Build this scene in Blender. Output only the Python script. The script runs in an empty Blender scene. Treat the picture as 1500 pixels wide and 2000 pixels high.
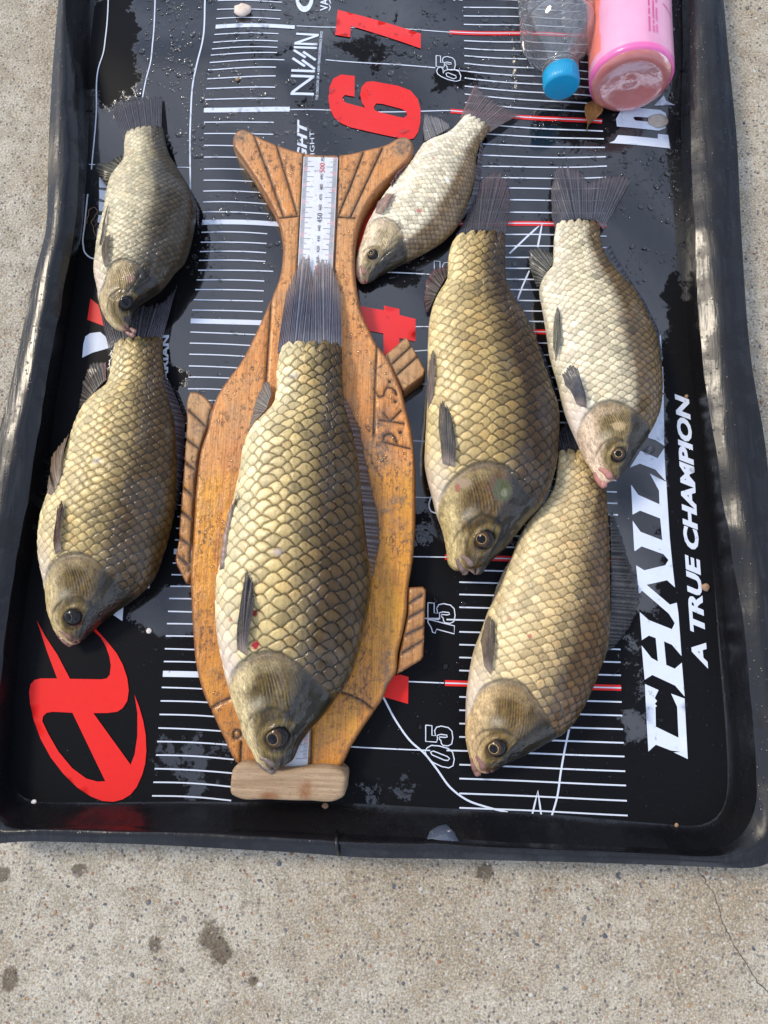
import bpy, math, random
import numpy as np
from mathutils import Vector, Euler, Matrix
from mathutils.geometry import delaunay_2d_cdt
random.seed(7); RNG = np.random.default_rng(11)
sc = bpy.context.scene
COL = sc.collection

# ------------------------------------------------------------------ camera
CAM_LOC = (0.0, 0.1348, 0.5492); CAM_ROT = (0.1821, 0.0296, 0.0271); FPX = 2000 * 24 / 36
cd = bpy.data.cameras.new('camera'); cam = bpy.data.objects.new('camera', cd); COL.objects.link(cam)
cam.location = CAM_LOC; cam.rotation_euler = CAM_ROT
cd.lens = 24; cd.sensor_width = 36; cd.clip_start = 0.01; cd.clip_end = 200
sc.camera = cam
# ------------------------------------------------------------------ sky and sun
SUN_DIR = Vector((-0.60, 0.36, 0.72)).normalized()          # towards the sun
w = bpy.data.worlds.new('World'); sc.world = w; w.use_nodes = True
nt = w.node_tree; nt.nodes.clear()
out = nt.nodes.new('ShaderNodeOutputWorld'); bg = nt.nodes.new('ShaderNodeBackground')
sky = nt.nodes.new('ShaderNodeTexSky'); sky.sky_type = 'NISHITA'; sky.sun_disc = False
sky.sun_elevation = math.asin(SUN_DIR.z); sky.sun_rotation = math.atan2(SUN_DIR.x, SUN_DIR.y)
tc = nt.nodes.new('ShaderNodeTexCoord')
ns = nt.nodes.new('ShaderNodeTexNoise'); ns.inputs['Scale'].default_value = 2.6; ns.inputs['Detail'].default_value = 7; ns.inputs['Roughness'].default_value = .55
cr = nt.nodes.new('ShaderNodeValToRGB'); cr.color_ramp.elements[0].position = .36; cr.color_ramp.elements[1].position = .60
mx = nt.nodes.new('ShaderNodeMix'); mx.data_type = 'RGBA'
mx.inputs['B'].default_value = (7.2, 8.1, 10.2, 1)           # lit cloud, in the sky texture's own units
nt.links.new(tc.outputs['Generated'], ns.inputs['Vector']); nt.links.new(ns.outputs['Fac'], cr.inputs['Fac'])
nt.links.new(cr.outputs['Color'], mx.inputs['Factor']); nt.links.new(sky.outputs['Color'], mx.inputs['A'])
nt.links.new(mx.outputs['Result'], bg.inputs['Color']); bg.inputs['Strength'].default_value = 0.15
nt.links.new(bg.outputs['Background'], out.inputs['Surface'])
sd = bpy.data.lights.new('sun', 'SUN'); sun = bpy.data.objects.new('sun', sd); COL.objects.link(sun)
sd.energy = 2.2; sd.angle = math.radians(13); sd.color = (1, .88, .70)
sun.rotation_euler = SUN_DIR.to_track_quat('Z', 'Y').to_euler(); sun.location = (-1, 1, 3)
sc.view_settings.view_transform = 'Standard'; sc.view_settings.look = 'None'; sc.view_settings.gamma = 1
sc.view_settings.exposure = 0.15
sc.cycles.use_denoising = True
sc.cycles.max_bounces = 10; sc.cycles.transmission_bounces = 8; sc.cycles.transparent_max_bounces = 12

# ------------------------------------------------------------------ helpers
CM = np.array(Euler(CAM_ROT).to_matrix()); CL = np.array(CAM_LOC)
def at(px, py, z=0.0):
    """place that the photograph shows at (px, py), on the level z"""
    d = CM @ np.array([(px - 750) / FPX, (1000 - py) / FPX, -1.0]); t = (z - CL[2]) / d[2]
    return CL + d * t
def ats(pts, z=0.0): return np.array([at(x, y, z) for x, y in pts])
def proj(P):
    d = (np.asarray(P) - CL) @ CM
    return np.stack([750 + FPX * d[..., 0] / -d[..., 2], 1000 - FPX * d[..., 1] / -d[..., 2]], -1)
def zz(pts, ox, oy, k): return [(ox + x / k, oy + y / k) for x, y in pts]
def wloc(o):
    v = Vector((0, 0, 0))
    while o: v += o.location; o = o.parent
    return np.array(v)
def tag(o, label=None, cat=None, group=None, kind=None):
    for k, v in (('label', label), ('category', cat), ('group', group), ('kind', kind)):
        if v: o[k] = v
    return o
def empty(name, loc, label, cat, group=None):
    o = bpy.data.objects.new(name, None); COL.objects.link(o); o.location = loc; o.empty_display_size = .02
    return tag(o, label, cat, group)
def mk(name, V, F, mat, parent=None, smooth=True, attrs=None, col=None, loc=None):
    V = np.asarray(V, float)
    base = wloc(parent) if parent else (np.array(loc) if loc is not None else np.zeros(3))
    me = bpy.data.meshes.new(name)
    me.from_pydata((V - base).tolist(), [], [list(map(int, f)) for f in F]); 
    if smooth: me.polygons.foreach_set('use_smooth', np.ones(len(me.polygons), bool))
    setattrs(me, attrs, col)
    if mat: me.materials.append(mat)
    o = bpy.data.objects.new(name, me); COL.objects.link(o)
    if parent: o.parent = parent
    elif loc is not None: o.location = loc
    me.update()
    return o
def setattrs(me, attrs, col):
    if attrs:
        for k, a in attrs.items():
            at_ = me.attributes.new(k, 'FLOAT', 'POINT'); at_.data.foreach_set('value', np.asarray(a, np.float32).ravel())
    if col is not None:
        c = np.asarray(col, np.float32)
        if c.shape[1] == 3: c = np.c_[c, np.ones(len(c), np.float32)]
        at_ = me.attributes.new('Col', 'FLOAT_COLOR', 'POINT'); at_.data.foreach_set('color', c.ravel())
def mkgrid(name, V, quads, mat, parent, attrs=None, col=None, extra=None):
    """fast big mesh: V (n,3), quads (m,4) int array"""
    base = wloc(parent); V = np.asarray(V, np.float32) - base
    me = bpy.data.meshes.new(name); me.vertices.add(len(V)); me.vertices.foreach_set('co', V.astype(np.float32).ravel())
    loops = quads.ravel(); starts = np.arange(len(quads)) * 4
    tot = np.full(len(quads), 4)
    if extra:
        for e in extra:
            starts = np.append(starts, len(loops)); tot = np.append(tot, len(e)); loops = np.append(loops, e)
    me.loops.add(len(loops)); me.loops.foreach_set('vertex_index', loops.astype(np.int32))
    me.polygons.add(len(starts)); me.polygons.foreach_set('loop_start', starts.astype(np.int32))
    me.polygons.foreach_set('loop_total', tot.astype(np.int32)); me.polygons.foreach_set('use_smooth', np.ones(len(starts), bool))
    me.update(calc_edges=True); me.validate()
    setattrs(me, attrs, col); me.materials.append(mat)
    o = bpy.data.objects.new(name, me); COL.objects.link(o); o.parent = parent
    return o
class VNoise:
    def __init__(s, seed, n=64): s.g = np.random.default_rng(seed).random((n, n)); s.n = n
    def one(s, x, y):
        xi = np.floor(x).astype(int); yi = np.floor(y).astype(int); fx = x - xi; fy = y - yi
        fx = fx * fx * (3 - 2 * fx); fy = fy * fy * (3 - 2 * fy); n = s.n
        a = s.g[xi % n, yi % n]; b = s.g[(xi + 1) % n, yi % n]; c = s.g[xi % n, (yi + 1) % n]; d = s.g[(xi + 1) % n, (yi + 1) % n]
        return (a * (1 - fx) + b * fx) * (1 - fy) + (c * (1 - fx) + d * fx) * fy
    def __call__(s, x, y, octv=3):
        r = 0; a = 1; t = 0
        for k in range(octv): r = r + a * s.one(x * 2 ** k + 17.3 * k, y * 2 ** k + 5.1 * k); t += a; a *= .5
        return r / t
NZ = VNoise(3)
def sstep(a, b, x): t = np.clip((x - a) / (b - a), 0, 1); return t * t * (3 - 2 * t)
def dense(P, n, closed=False, smooth=0):
    P = np.asarray(P, float)
    if closed: P = np.vstack([P, P[:1]])
    d = np.r_[0, np.cumsum(np.linalg.norm(np.diff(P, axis=0), axis=1))]
    # Catmull-Rom tangents
    k = 400; u = np.linspace(0, d[-1], k)
    m = np.gradient(P, d, axis=0) if len(P) > 2 else np.repeat((P[-1:] - P[:1]) / d[-1], len(P), 0)
    i = np.clip(np.searchsorted(d, u, 'right') - 1, 0, len(P) - 2); h = (d[i + 1] - d[i])[:, None]; t = ((u - d[i]) / (d[i + 1] - d[i]))[:, None]
    Q = (2*t**3-3*t**2+1)*P[i] + (t**3-2*t**2+t)*h*m[i] + (-2*t**3+3*t**2)*P[i+1] + (t**3-t**2)*h*m[i+1]
    if smooth:
        for _ in range(smooth): Q[1:-1] = .25 * Q[:-2] + .5 * Q[1:-1] + .25 * Q[2:]
    d = np.r_[0, np.cumsum(np.linalg.norm(np.diff(Q, axis=0), axis=1))]
    u = np.linspace(0, d[-1], n + (1 if closed else 0))
    R = np.stack([np.interp(u, d, Q[:, c]) for c in range(Q.shape[1])], 1)
    return R[:-1] if closed else R
def resample(P, n):
    P = np.asarray(P, float); d = np.r_[0, np.cumsum(np.linalg.norm(np.diff(P, axis=0), axis=1))]
    return np.stack([np.interp(np.linspace(0, d[-1], n), d, P[:, c]) for c in range(P.shape[1])], 1)
def split_edges(P, step, closed=True):
    P = [np.array(p[:2], float) for p in P]; o = []; n = len(P)
    for i in range(n if closed else n - 1):
        a, b = P[i], P[(i + 1) % n]; k = max(1, int(np.linalg.norm(b - a) / step))
        for j in range(k): o.append(a + (b - a) * j / k)
    if not closed: o.append(P[-1])
    return np.array(o)
def inside(poly, X, Y):
    r = np.zeros(X.shape, bool); n = len(poly)
    for i in range(n):
        x1, y1 = poly[i][:2]; x2, y2 = poly[(i + 1) % n][:2]
        if y1 == y2: continue
        c = ((y1 > Y) != (y2 > Y)) & (X < (x2 - x1) * (Y - y1) / (y2 - y1) + x1); r ^= c
    return r
def segdist(X, Y, a, b):
    ax, ay = a[:2]; bx, by = b[:2]; L = (bx-ax)**2 + (by-ay)**2 + 1e-18
    t = np.clip(((X-ax)*(bx-ax) + (Y-ay)*(by-ay)) / L, 0, 1)
    return np.hypot(X - ax - t*(bx-ax), Y - ay - t*(by-ay))
def polydist(X, Y, P, closed=True):
    d = np.full(X.shape, 9.0); n = len(P)
    for i in range(n if closed else n - 1): d = np.minimum(d, segdist(X, Y, P[i], P[(i + 1) % n]))
    return d
def tri_fill(contours, spacing, extra=None, edge_step=None):
    """triangulate an outline with holes (even-odd), inner points on a jittered grid; returns 2-D points, faces, boundary loops"""
    pts = []; edges = []; loops = []
    for c in contours:
        c = split_edges(c, edge_step or spacing); n0 = len(pts); pts += [tuple(p) for p in c]
        edges += [(n0 + i, n0 + (i + 1) % len(c)) for i in range(len(c))]; loops.append(c)
    A = np.array(pts); mn = A.min(0); mxx = A.max(0)
    if spacing < (mxx - mn).max():
        gx, gy = np.meshgrid(np.arange(mn[0], mxx[0], spacing), np.arange(mn[1], mxx[1], spacing)); gx = gx.ravel(); gy = gy.ravel()
        gx = gx + RNG.uniform(-.2, .2, len(gx)) * spacing; gy = gy + RNG.uniform(-.2, .2, len(gy)) * spacing
        ok = np.zeros(len(gx), bool)
        for c in loops: ok ^= inside(c, gx, gy)
        for c in loops: ok &= polydist(gx, gy, c) > spacing * .45
        pts += list(zip(gx[ok], gy[ok]))
    if extra is not None: pts += [tuple(p) for p in extra]
    v, e, f, *_ = delaunay_2d_cdt([Vector(p) for p in pts], edges, [], 0, 1e-7)
    V = np.array([tuple(p) for p in v]); F = np.array([list(t) for t in f])
    c = V[F].mean(1); ok = np.zeros(len(F), bool)
    for l in loops: ok ^= inside(l, c[:, 0], c[:, 1])
    F = F[ok]
    a = V[F[:, 1]] - V[F[:, 0]]; b = V[F[:, 2]] - V[F[:, 0]]; fl = a[:, 0] * b[:, 1] - a[:, 1] * b[:, 0] < 0
    F[fl] = F[fl][:, ::-1]
    return V, F
# ---- node helper
class M:
    def __init__(s, name, **kw):
        s.m = bpy.data.materials.new(name); s.m.use_nodes = True; s.t = s.m.node_tree; s.p = s.t.nodes['Principled BSDF']
        for k, v in kw.items(): s.set(k.replace('_', ' '), v)
    def set(s, k, v):
        i = s.p.inputs[k]
        if hasattr(v, 'is_output'): s.t.links.new(v, i)
        elif isinstance(v, (tuple, list)): i.default_value = (*v, 1)[:4] if len(v) == 3 and i.type == 'RGBA' else v
        else: i.default_value = v
        return s
    def n(s, t, _out=0, **kw):
        nd = s.t.nodes.new('ShaderNode' + t)
        for k, v in kw.items():
            if k.startswith('_'): setattr(nd, k[1:], v); continue
            key = int(k[1:]) if k[0] == 'i' and k[1:].isdigit() else k.replace('_', ' ')
            i = nd.inputs[key]
            if hasattr(v, 'is_output'): s.t.links.new(v, i)
            elif isinstance(v, (tuple, list)) and i.type == 'RGBA': i.default_value = (*v, 1)[:4]
            else: i.default_value = v
        return nd.outputs[_out]
    def attr(s, n, o='Fac'): 
        nd = s.t.nodes.new('ShaderNodeAttribute'); nd.attribute_name = n; return nd.outputs[o]
    def pos(s): return s.n('NewGeometry', 0)
    def mapped(s, scale, rot=(0, 0, 0)): return s.n('Mapping', Vector=s.pos(), Scale=scale, Rotation=rot)
    def noise(s, vec, scale, detail=4, rough=.55, dist=0): return s.n('TexNoise', Vector=vec, Scale=scale, Detail=detail, Roughness=rough, Distortion=dist)
    def vor(s, vec, scale, feat='F1', out=0, rnd=1): return s.n('TexVoronoi', out, _feature=feat, Vector=vec, Scale=scale, Randomness=rnd)
    def ramp(s, f, stops, interp='LINEAR'):
        nd = s.t.nodes.new('ShaderNodeValToRGB'); nd.color_ramp.interpolation = interp; e = nd.color_ramp.elements
        while len(e) < len(stops): e.new(.5)
        for el, (p, c) in zip(e, stops): el.position = p; el.color = (*c, 1) if isinstance(c, (tuple, list)) else (c, c, c, 1)
        s.t.links.new(f, nd.inputs[0]); return nd.outputs[0]
    def math(s, op, a, b=0.0, c=0.0): return s.n('Math', _operation=op, i0=a, i1=b, i2=c)
    def mix(s, f, a, b, mode='MIX'):
        nd = s.t.nodes.new('ShaderNodeMix'); nd.data_type = 'RGBA'; nd.blend_type = mode
        for k, v in (('Factor', f), ('A', a), ('B', b)):
            i = [q for q in nd.inputs if q.name == k and q.enabled][0]
            if hasattr(v, 'is_output'): s.t.links.new(v, i)
            elif isinstance(v, (tuple, list)): i.default_value = (*v, 1)[:4]
            else: i.default_value = v
        return [q for q in nd.outputs if q.enabled][0]
    def bump(s, h, strength=.3, dist=.001, normal=None):
        kw = dict(Height=h, Strength=strength, Distance=dist)
        if normal is not None: kw['Normal'] = normal
        return s.n('Bump', **kw)

# ------------------------------------------------------------------ wetness of the tray floor (film of water, plus a dark reflection put in as dryness)
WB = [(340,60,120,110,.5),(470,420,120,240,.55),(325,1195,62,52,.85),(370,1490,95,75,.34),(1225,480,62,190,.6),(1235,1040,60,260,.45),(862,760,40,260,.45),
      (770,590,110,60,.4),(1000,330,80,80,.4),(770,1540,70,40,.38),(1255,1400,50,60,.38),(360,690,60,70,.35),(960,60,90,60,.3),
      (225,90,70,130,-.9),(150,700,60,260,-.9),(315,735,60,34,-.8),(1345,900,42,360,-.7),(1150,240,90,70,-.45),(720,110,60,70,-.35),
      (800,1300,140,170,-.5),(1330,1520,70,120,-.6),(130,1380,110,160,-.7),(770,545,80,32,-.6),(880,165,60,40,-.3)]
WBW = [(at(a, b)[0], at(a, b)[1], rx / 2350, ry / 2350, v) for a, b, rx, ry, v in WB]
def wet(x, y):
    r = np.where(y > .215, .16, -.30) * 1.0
    r = .22 - .55 * sstep(.30, .16, y)  # dry near end stands in for the dark reflection of whoever leans over the tray
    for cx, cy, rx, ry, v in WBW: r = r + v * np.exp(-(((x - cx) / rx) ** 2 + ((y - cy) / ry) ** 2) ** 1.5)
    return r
def wave(x, y):
    return .0016 * np.sin(x * 21 + 1.1) * np.sin(y * 17 + .4) + .0009 * np.sin(x * 47 + y * 31) + .004 * np.exp(-((y - .665) / .05) ** 2) * (1 - 1.2 * x) - .0006
def wet_reflect_mask(m):
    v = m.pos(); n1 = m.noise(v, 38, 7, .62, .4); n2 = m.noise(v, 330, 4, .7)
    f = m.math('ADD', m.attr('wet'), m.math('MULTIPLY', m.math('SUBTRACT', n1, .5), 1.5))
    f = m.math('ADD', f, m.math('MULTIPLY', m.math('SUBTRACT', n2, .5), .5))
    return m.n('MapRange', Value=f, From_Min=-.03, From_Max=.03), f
def print_mat(name, col, dirt=.12):
    m = M(name); k, f = wet_reflect_mask(m); v = m.pos()
    nn = m.noise(v, 160, 5, .7)
    m.set('Base Color', m.mix(m.math('MULTIPLY', m.ramp(nn, [(.45, 0), (.8, 1)]), dirt), col, tuple(c * .45 for c in col)))
    m.set('Roughness', m.n('MapRange', Value=k, To_Min=.38, To_Max=.06)); m.set('IOR', 1.45)
    m.set('Specular IOR Level', m.n('MapRange', Value=k, To_Min=.2, To_Max=.55))
    m.set('Normal', m.bump(m.math('MAXIMUM', m.math('MINIMUM', f, .08), -.03), .25, .004)); return m.m
MAT_WHITE = print_mat('white_print', (.62, .67, .76)); MAT_RED = print_mat('red_print', (.72, .022, .018))
m = M('black_vinyl'); k, f = wet_reflect_mask(m); v = m.pos()
weave = m.math('MULTIPLY', m.n('TexWave', 1, Vector=v, Scale=330, _bands_direction='DIAGONAL'), .5)
scuff = m.ramp(m.noise(m.mapped((60, 400, 60)), 1, 5, .7), [(.60, 0), (.78, 1)])
m.set('Base Color', m.mix(m.math('MULTIPLY', scuff, .5), (.0065, .0065, .0075), (.022, .022, .025)))
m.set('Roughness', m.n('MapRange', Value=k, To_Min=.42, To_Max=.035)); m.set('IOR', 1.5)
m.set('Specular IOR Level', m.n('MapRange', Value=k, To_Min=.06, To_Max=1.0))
fine = m.noise(v, 90, 3, .5)
m.set('Normal', m.bump(m.math('MAXIMUM', m.math('MINIMUM', f, .06), -.03), .16, .006, m.bump(fine, .025, .004, m.bump(weave, .03, .0006)))); MAT_VINYL = m.m
m = M('tray_wall_vinyl'); v = m.pos()
fm = m.ramp(m.noise(v, 30, 6, .62), [(.44, 0), (.49, 1)]); fold = m.noise(m.mapped((70, 9, 30)), 1, 4, .5)
spk = m.ramp(m.vor(v, 220, 'F1'), [(.10, 1), (.2, 0)])
m.set('Base Color', m.mix(m.math('MULTIPLY', m.ramp(m.noise(m.mapped((300, 30, 200)), 1, 4, .7), [(.58, 0), (.75, 1)]), .25), (.0055, .0055, .0068), (.03, .03, .034)))
m.set('Roughness', m.n('MapRange', Value=fm, To_Min=.36, To_Max=.25)); m.set('IOR', 1.5); m.set('Specular IOR Level', m.n('MapRange', Value=fm, To_Min=.36, To_Max=.46))
m.set('Normal', m.bump(fold, .22, .006, m.bump(spk, .25, .0008, m.bump(m.noise(v, 120, 3), .06, .002)))); MAT_WALL = m.m

def ribbon_(P, wd):
    P = np.asarray(P, float)[:, :2]; T = np.gradient(P, axis=0); T /= np.linalg.norm(T, axis=1)[:, None]; N = np.c_[-T[:, 1], T[:, 0]]; wd = np.asarray(wd)[:, None]
    return P + N * wd / 2, P - N * wd / 2
# ------------------------------------------------------------------ ground
GZ = -0.006
m = M('concrete'); v = m.pos()
big = m.noise(v, 6, 5, .6); mid = m.noise(v, 55, 6, .65); fin = m.noise(v, 640, 4, .8)
c = m.mix(m.ramp(mid, [(.40, 0), (.60, 1)]), (.42, .365, .27), (.61, .55, .435))
c = m.mix(m.math('MULTIPLY', m.ramp(big, [(.42, 0), (.62, 1)]), .6), c, (.36, .27, .16))
c = m.mix(m.math('MULTIPLY', m.ramp(fin, [(.41, 1), (.49, 0)]), .62), c, (.16, .13, .10)); c = m.mix(m.math('MULTIPLY', m.ramp(fin, [(.54, 0), (.62, 1)]), .75), c, (.76, .70, .58))
vf = m.vor(v, 330); vc = m.vor(v, 330, 'F1', 1)
pc = m.ramp(m.n('SeparateColor', 0, Color=vc), [(0, (.10, .10, .105)), (.18, (.22, .2, .18)), (.42, (.46, .42, .35)), (.66, (.42, .30, .18)), (.85, (.62, .58, .5)), (1, (.30, .13, .07))], 'CONSTANT')
c = m.mix(m.math('MULTIPLY', m.ramp(vf, [(.30, 1), (.42, 0)]), m.math('MULTIPLY', m.ramp(m.n('SeparateColor', 1, Color=vc), [(.45, 0), (.5, 1)]), .8)), c, pc)
vd = m.vor(v, 210); vdc = m.vor(v, 210, 'F1', 1)
c = m.mix(m.math('MULTIPLY', m.ramp(vd, [(.22, 1), (.32, 0)]), m.ramp(m.n('SeparateColor', 0, Color=vdc), [(.80, 0), (.82, .85)])), c, m.ramp(m.n('SeparateColor', 2, Color=vdc), [(0, (.09, .095, .11)), (.5, (.20, .17, .14)), (.8, (.33, .16, .09))], 'CONSTANT'))
stain = m.attr('stain')
sn = m.math('ADD', stain, m.math('MULTIPLY', m.math('SUBTRACT', m.noise(v, 190, 4, .7), .5), 1.0))
sm = m.n('MapRange', Value=sn, From_Min=.42, From_Max=.62)
c = m.mix(m.math('MULTIPLY', sm, .8), c, m.mix(1, c, (.20, .15, .09), 'MULTIPLY'))
m.set('Base Color', c); m.set('Roughness', m.n('MapRange', Value=sm, To_Min=.85, To_Max=.45)); m.set('Specular IOR Level', .35)
hgt = m.math('ADD', m.math('MULTIPLY', m.ramp(vf, [(.1, 1), (.5, 0)]), .5), m.math('ADD', fin, m.math('MULTIPLY', mid, 1.4)))
m.set('Normal', m.bump(hgt, .8, .0018)); MAT_CONC = m.m
STAINS = [(412,1826,24,28),(432,1858,24,22),(300,1845,13,16),(20,1912,15,22),(493,1912,9,12),(945,1698,16,22),(155,1700,16,14),(5,1705,14,16),(138,1850,8,8)]
SW = [(*at(a, b, GZ)[:2], rx / 2300, ry / 2300) for a, b, rx, ry in STAINS]
CRK = ats([(1352,1680),(1373,1712),(1392,1745),(1407,1790),(1430,1842),(1455,1880),(1476,1915),(1520,1960),(1600,2010)], GZ)[:, :2]
gx, gy = np.meshgrid(np.linspace(-.36, .36, 181), np.linspace(-.22, .86, 271)); V = np.c_[gx.ravel(), gy.ravel(), np.full(gx.size, GZ)]
X, Y = V[:, 0], V[:, 1]
st = np.zeros(len(V))
for cx, cy, rx, ry in SW: st = np.maximum(st, np.exp(-(((X - cx) / rx) ** 2 + ((Y - cy) / ry) ** 2) * .7))
st = st * (.9 + .5 * (NZ(X * 160, Y * 160) - .5))
ckd = polydist(X, Y, CRK, False); cra = np.clip(1 - ckd / .006, 0, 1)
V[:, 2] += (NZ(X * 30, Y * 30) - .5) * .0012 
j = np.arange(270)[:, None] * 181 + np.arange(180)[None]; Q = np.stack([j, j + 1, j + 182, j + 181], -1).reshape(-1, 4)
# skirt out to the horizon
n0 = len(V); R0 = [0, 180, 270 * 181 + 180, 270 * 181]
FAR = np.array([[-60, -60, GZ], [60, -60, GZ], [60, 60, GZ], [-60, 60, GZ]]); V = np.vstack([V, FAR])
bl = [list(range(0, 181)), [r * 181 + 180 for r in range(271)], [270 * 181 + i for i in range(180, -1, -1)], [r * 181 for r in range(270, -1, -1)]]
F = [list(q) for q in Q] + [[n0 + s, n0 + (s + 1) % 4] + bl[s][::-1] for s in range(4)]
g = mk('ground', V, F, MAT_CONC, attrs={'stain': np.r_[st, np.zeros(4)], 'crack': np.r_[cra, np.zeros(4)]}); tag(g, 'weathered beige concrete slab with dark damp spots and a thin crack', 'ground', kind='structure')
P = split_edges(CRK, .0012, False); nP = len(P); P = P + np.c_[NZ(P[:, 1] * 260, P[:, 0] * 9) - .5, NZ(P[:, 1] * 240 + 7, P[:, 0] * 9) - .5] * .004
A, B = ribbon_(P, 0.0002 + .0008 * NZ(P[:, 1] * 300 + 50, P[:, 0] * 20)); V = np.vstack([A, B]); MAT_DIRT = M('crack_dirt', Base_Color=(.10, .085, .065), Roughness=.95).m
mk('crack', np.c_[V, np.full(len(V), GZ + .0009)], [(i, nP + i, nP + i + 1, i + 1) for i in range(nP - 1)], MAT_DIRT, g)
# loose grit and exposed aggregate standing proud of the slab
def blob_stuff(name, centers, radii, flat, mat, parent=None, seg=(6, 3), cols=None, dome=False, jitter=.25):
    na, nb = seg; U = []; Fs = []
    for bi in range(nb + 1):
        a = (math.pi / 2) * bi / nb if dome else -math.pi / 2 + math.pi * bi / nb
        for ai in range(na): U.append((math.cos(a) * math.cos(2 * math.pi * (ai + .5 * (bi % 2)) / na), math.cos(a) * math.sin(2 * math.pi * (ai + .5 * (bi % 2)) / na), math.sin(a)))
    for bi in range(nb):
        for ai in range(na): Fs.append((bi * na + ai, bi * na + (ai + 1) % na, (bi + 1) * na + (ai + 1) % na, (bi + 1) * na + ai))
    U = np.array(U); Fs = np.array(Fs); n = len(centers); ang = RNG.uniform(0, 6.28, n); el = RNG.uniform(.7, 1.35, n)
    W = np.repeat(U[None], n, 0) * (1 + RNG.uniform(-jitter, jitter, (n, len(U), 1)))
    W[:, :, 0] *= (radii * el)[:, None]; W[:, :, 1] *= (radii / el)[:, None]; W[:, :, 2] *= (radii * flat)[:, None]
    c, s_ = np.cos(ang)[:, None], np.sin(ang)[:, None]; x = W[:, :, 0] * c - W[:, :, 1] * s_; y = W[:, :, 0] * s_ + W[:, :, 1] * c
    W[:, :, 0] = x; W[:, :, 1] = y; W += np.asarray(centers)[:, None]
    FF = (Fs[None] + (np.arange(n) * len(U))[:, None, None]).reshape(-1, 4)
    o = mk(name, W.reshape(-1, 3), FF, mat, parent, col=None if cols is None else np.repeat(cols, len(U), 0))
    return o
m = M('grit_stone', Roughness=.8); m.set('Base Color', m.attr('Col', 'Color')); MAT_GRIT = m.m
n = 14000; gxy = np.c_[RNG.uniform(-.33, .33, n), RNG.uniform(-.19, .74, n)]
keep = (gxy[:, 1] < .02) | (gxy[:, 0] < -.20) | (gxy[:, 0] > .24); gxy = gxy[keep]; n = len(gxy)
rad = np.clip(RNG.lognormal(-7.2, .45, n), .0003, .0022)
pal = np.array([(.10,.105,.12),(.16,.16,.17),(.22,.19,.16),(.40,.35,.28),(.50,.46,.39),(.38,.25,.14),(.28,.13,.07),(.55,.52,.46),(.30,.27,.23)])
gc = pal[RNG.choice(len(pal), n, p=[.12,.1,.12,.2,.16,.1,.04,.06,.1])] * RNG.uniform(.8, 1.15, (n, 1))
o = blob_stuff('grit', np.c_[gxy, np.full(n, GZ - .0001)], rad, RNG.uniform(.25, .5, n), MAT_GRIT, cols=gc, seg=(6, 4), jitter=.15)
tag(o, 'fine mixed stone grit bedded in the concrete', 'grit', kind='stuff')

# ------------------------------------------------------------------ tray
TR = empty('measuring_tray', (0, .3, 0), 'shallow black vinyl fish measuring tray with printed ruler and raised rim', 'tray')
#            floor edge        flange inner     peak            outer edge
LW = [((186,-260),(163,-260),(150,-260),(133,-260)), ((187,-90),(150,-90),(134,-90),(121,-90)), ((187,0),(140,0),(127,0),(114,0)), ((176,130),(146,130),(122,130),(103,130)), ((171,260),(152,260),(124,260),(96,260)), ((168,370),(152,370),(122,370),(93,370)),
      ((163,450),(147,450),(116,450),(90,450)), ((148,540),(128,535),(98,530),(70,525)), ((134,625),(114,622),(80,620),(50,618)), ((120,715),(98,715),(60,714),(29,714)),
      ((106,800),(82,800),(42,800),(10,800)), ((97,880),(70,880),(24,880),(-14,880)), ((78,1000),(50,1000),(0,1000),(-40,1000)), ((58,1110),(28,1110),(-20,1110),(-62,1110)),
      ((44,1235),(12,1235),(-36,1235),(-78,1235)), ((34,1330),(2,1330),(-44,1330),(-86,1330)), ((22,1470),(-10,1480),(-52,1485),(-92,1490)), ((22,1530),(-12,1570),(-52,1590),(-90,1600)),
      ((36,1558),(6,1606),(-20,1628),(-50,1645)), ((70,1566),(55,1608),(45,1622),(38,1643))]
BW = [((150,1567),(150,1611),(150,1624),(150,1645)), ((300,1567),(300,1614),(300,1627),(300,1650)), ((450,1567),(450,1619),(450,1634),(450,1658)), ((600,1569),(602,1626),(604,1642),(606,1667)), ((690,1570),(690,1630),(690,1648),(690,1674)),
      ((850,1577),(850,1637),(850,1652),(850,1677)), ((1000,1585),(1002,1645),(1003,1658),(1003,1681)), ((1150,1597),(1152,1652),(1154,1664),(1155,1685)), ((1290,1609),(1296,1657),(1300,1670),(1303,1690))]
RW = [((1375,1613),(1392,1660),(1402,1674),(1410,1694)), ((1404,1600),(1445,1640),(1468,1664),(1490,1693)), ((1419,1570),(1470,1600),(1510,1625),(1546,1650)), ((1422,1520),(1478,1530),(1525,1540),(1566,1550)), ((1418,1440),(1474,1440),(1522,1440),(1560,1440)), ((1407,1300),(1460,1300),(1510,1300),(1550,1300)),
      ((1395,1125),(1438,1125),(1488,1125),(1528,1125)), ((1385,1025),(1420,1025),(1472,1025),(1512,1025)), ((1365,850),(1395,850),(1452,850),(1492,850)), ((1350,725),(1376,725),(1432,725),(1470,725)),
      ((1337,476),(1358,476),(1412,476),(1449,476)), ((1331,260),(1350,260),(1402,260),(1438,260)), ((1331,120),(1347,120),(1390,120),(1424,120)), ((1331,0),(1346,0),(1382,0),(1413,0)), ((1331,-90),(1344,-90),(1376,-90),(1404,-90)), ((1331,-260),(1342,-260),(1366,-260),(1388,-260))]
ST = LW + BW + RW
TW = [((1100,-262),(1100,-290),(1100,-310),(1100,-330)), ((750,-262),(750,-290),(750,-310),(750,-330)), ((400,-262),(400,-290),(400,-310),(400,-330))]
ST = ST + TW
ZR = (0.0, .023, .031, .028); cols_ = [dense(ats([s[k] for s in ST], ZR[k]), 420, True, 2) for k in range(4)]
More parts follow.
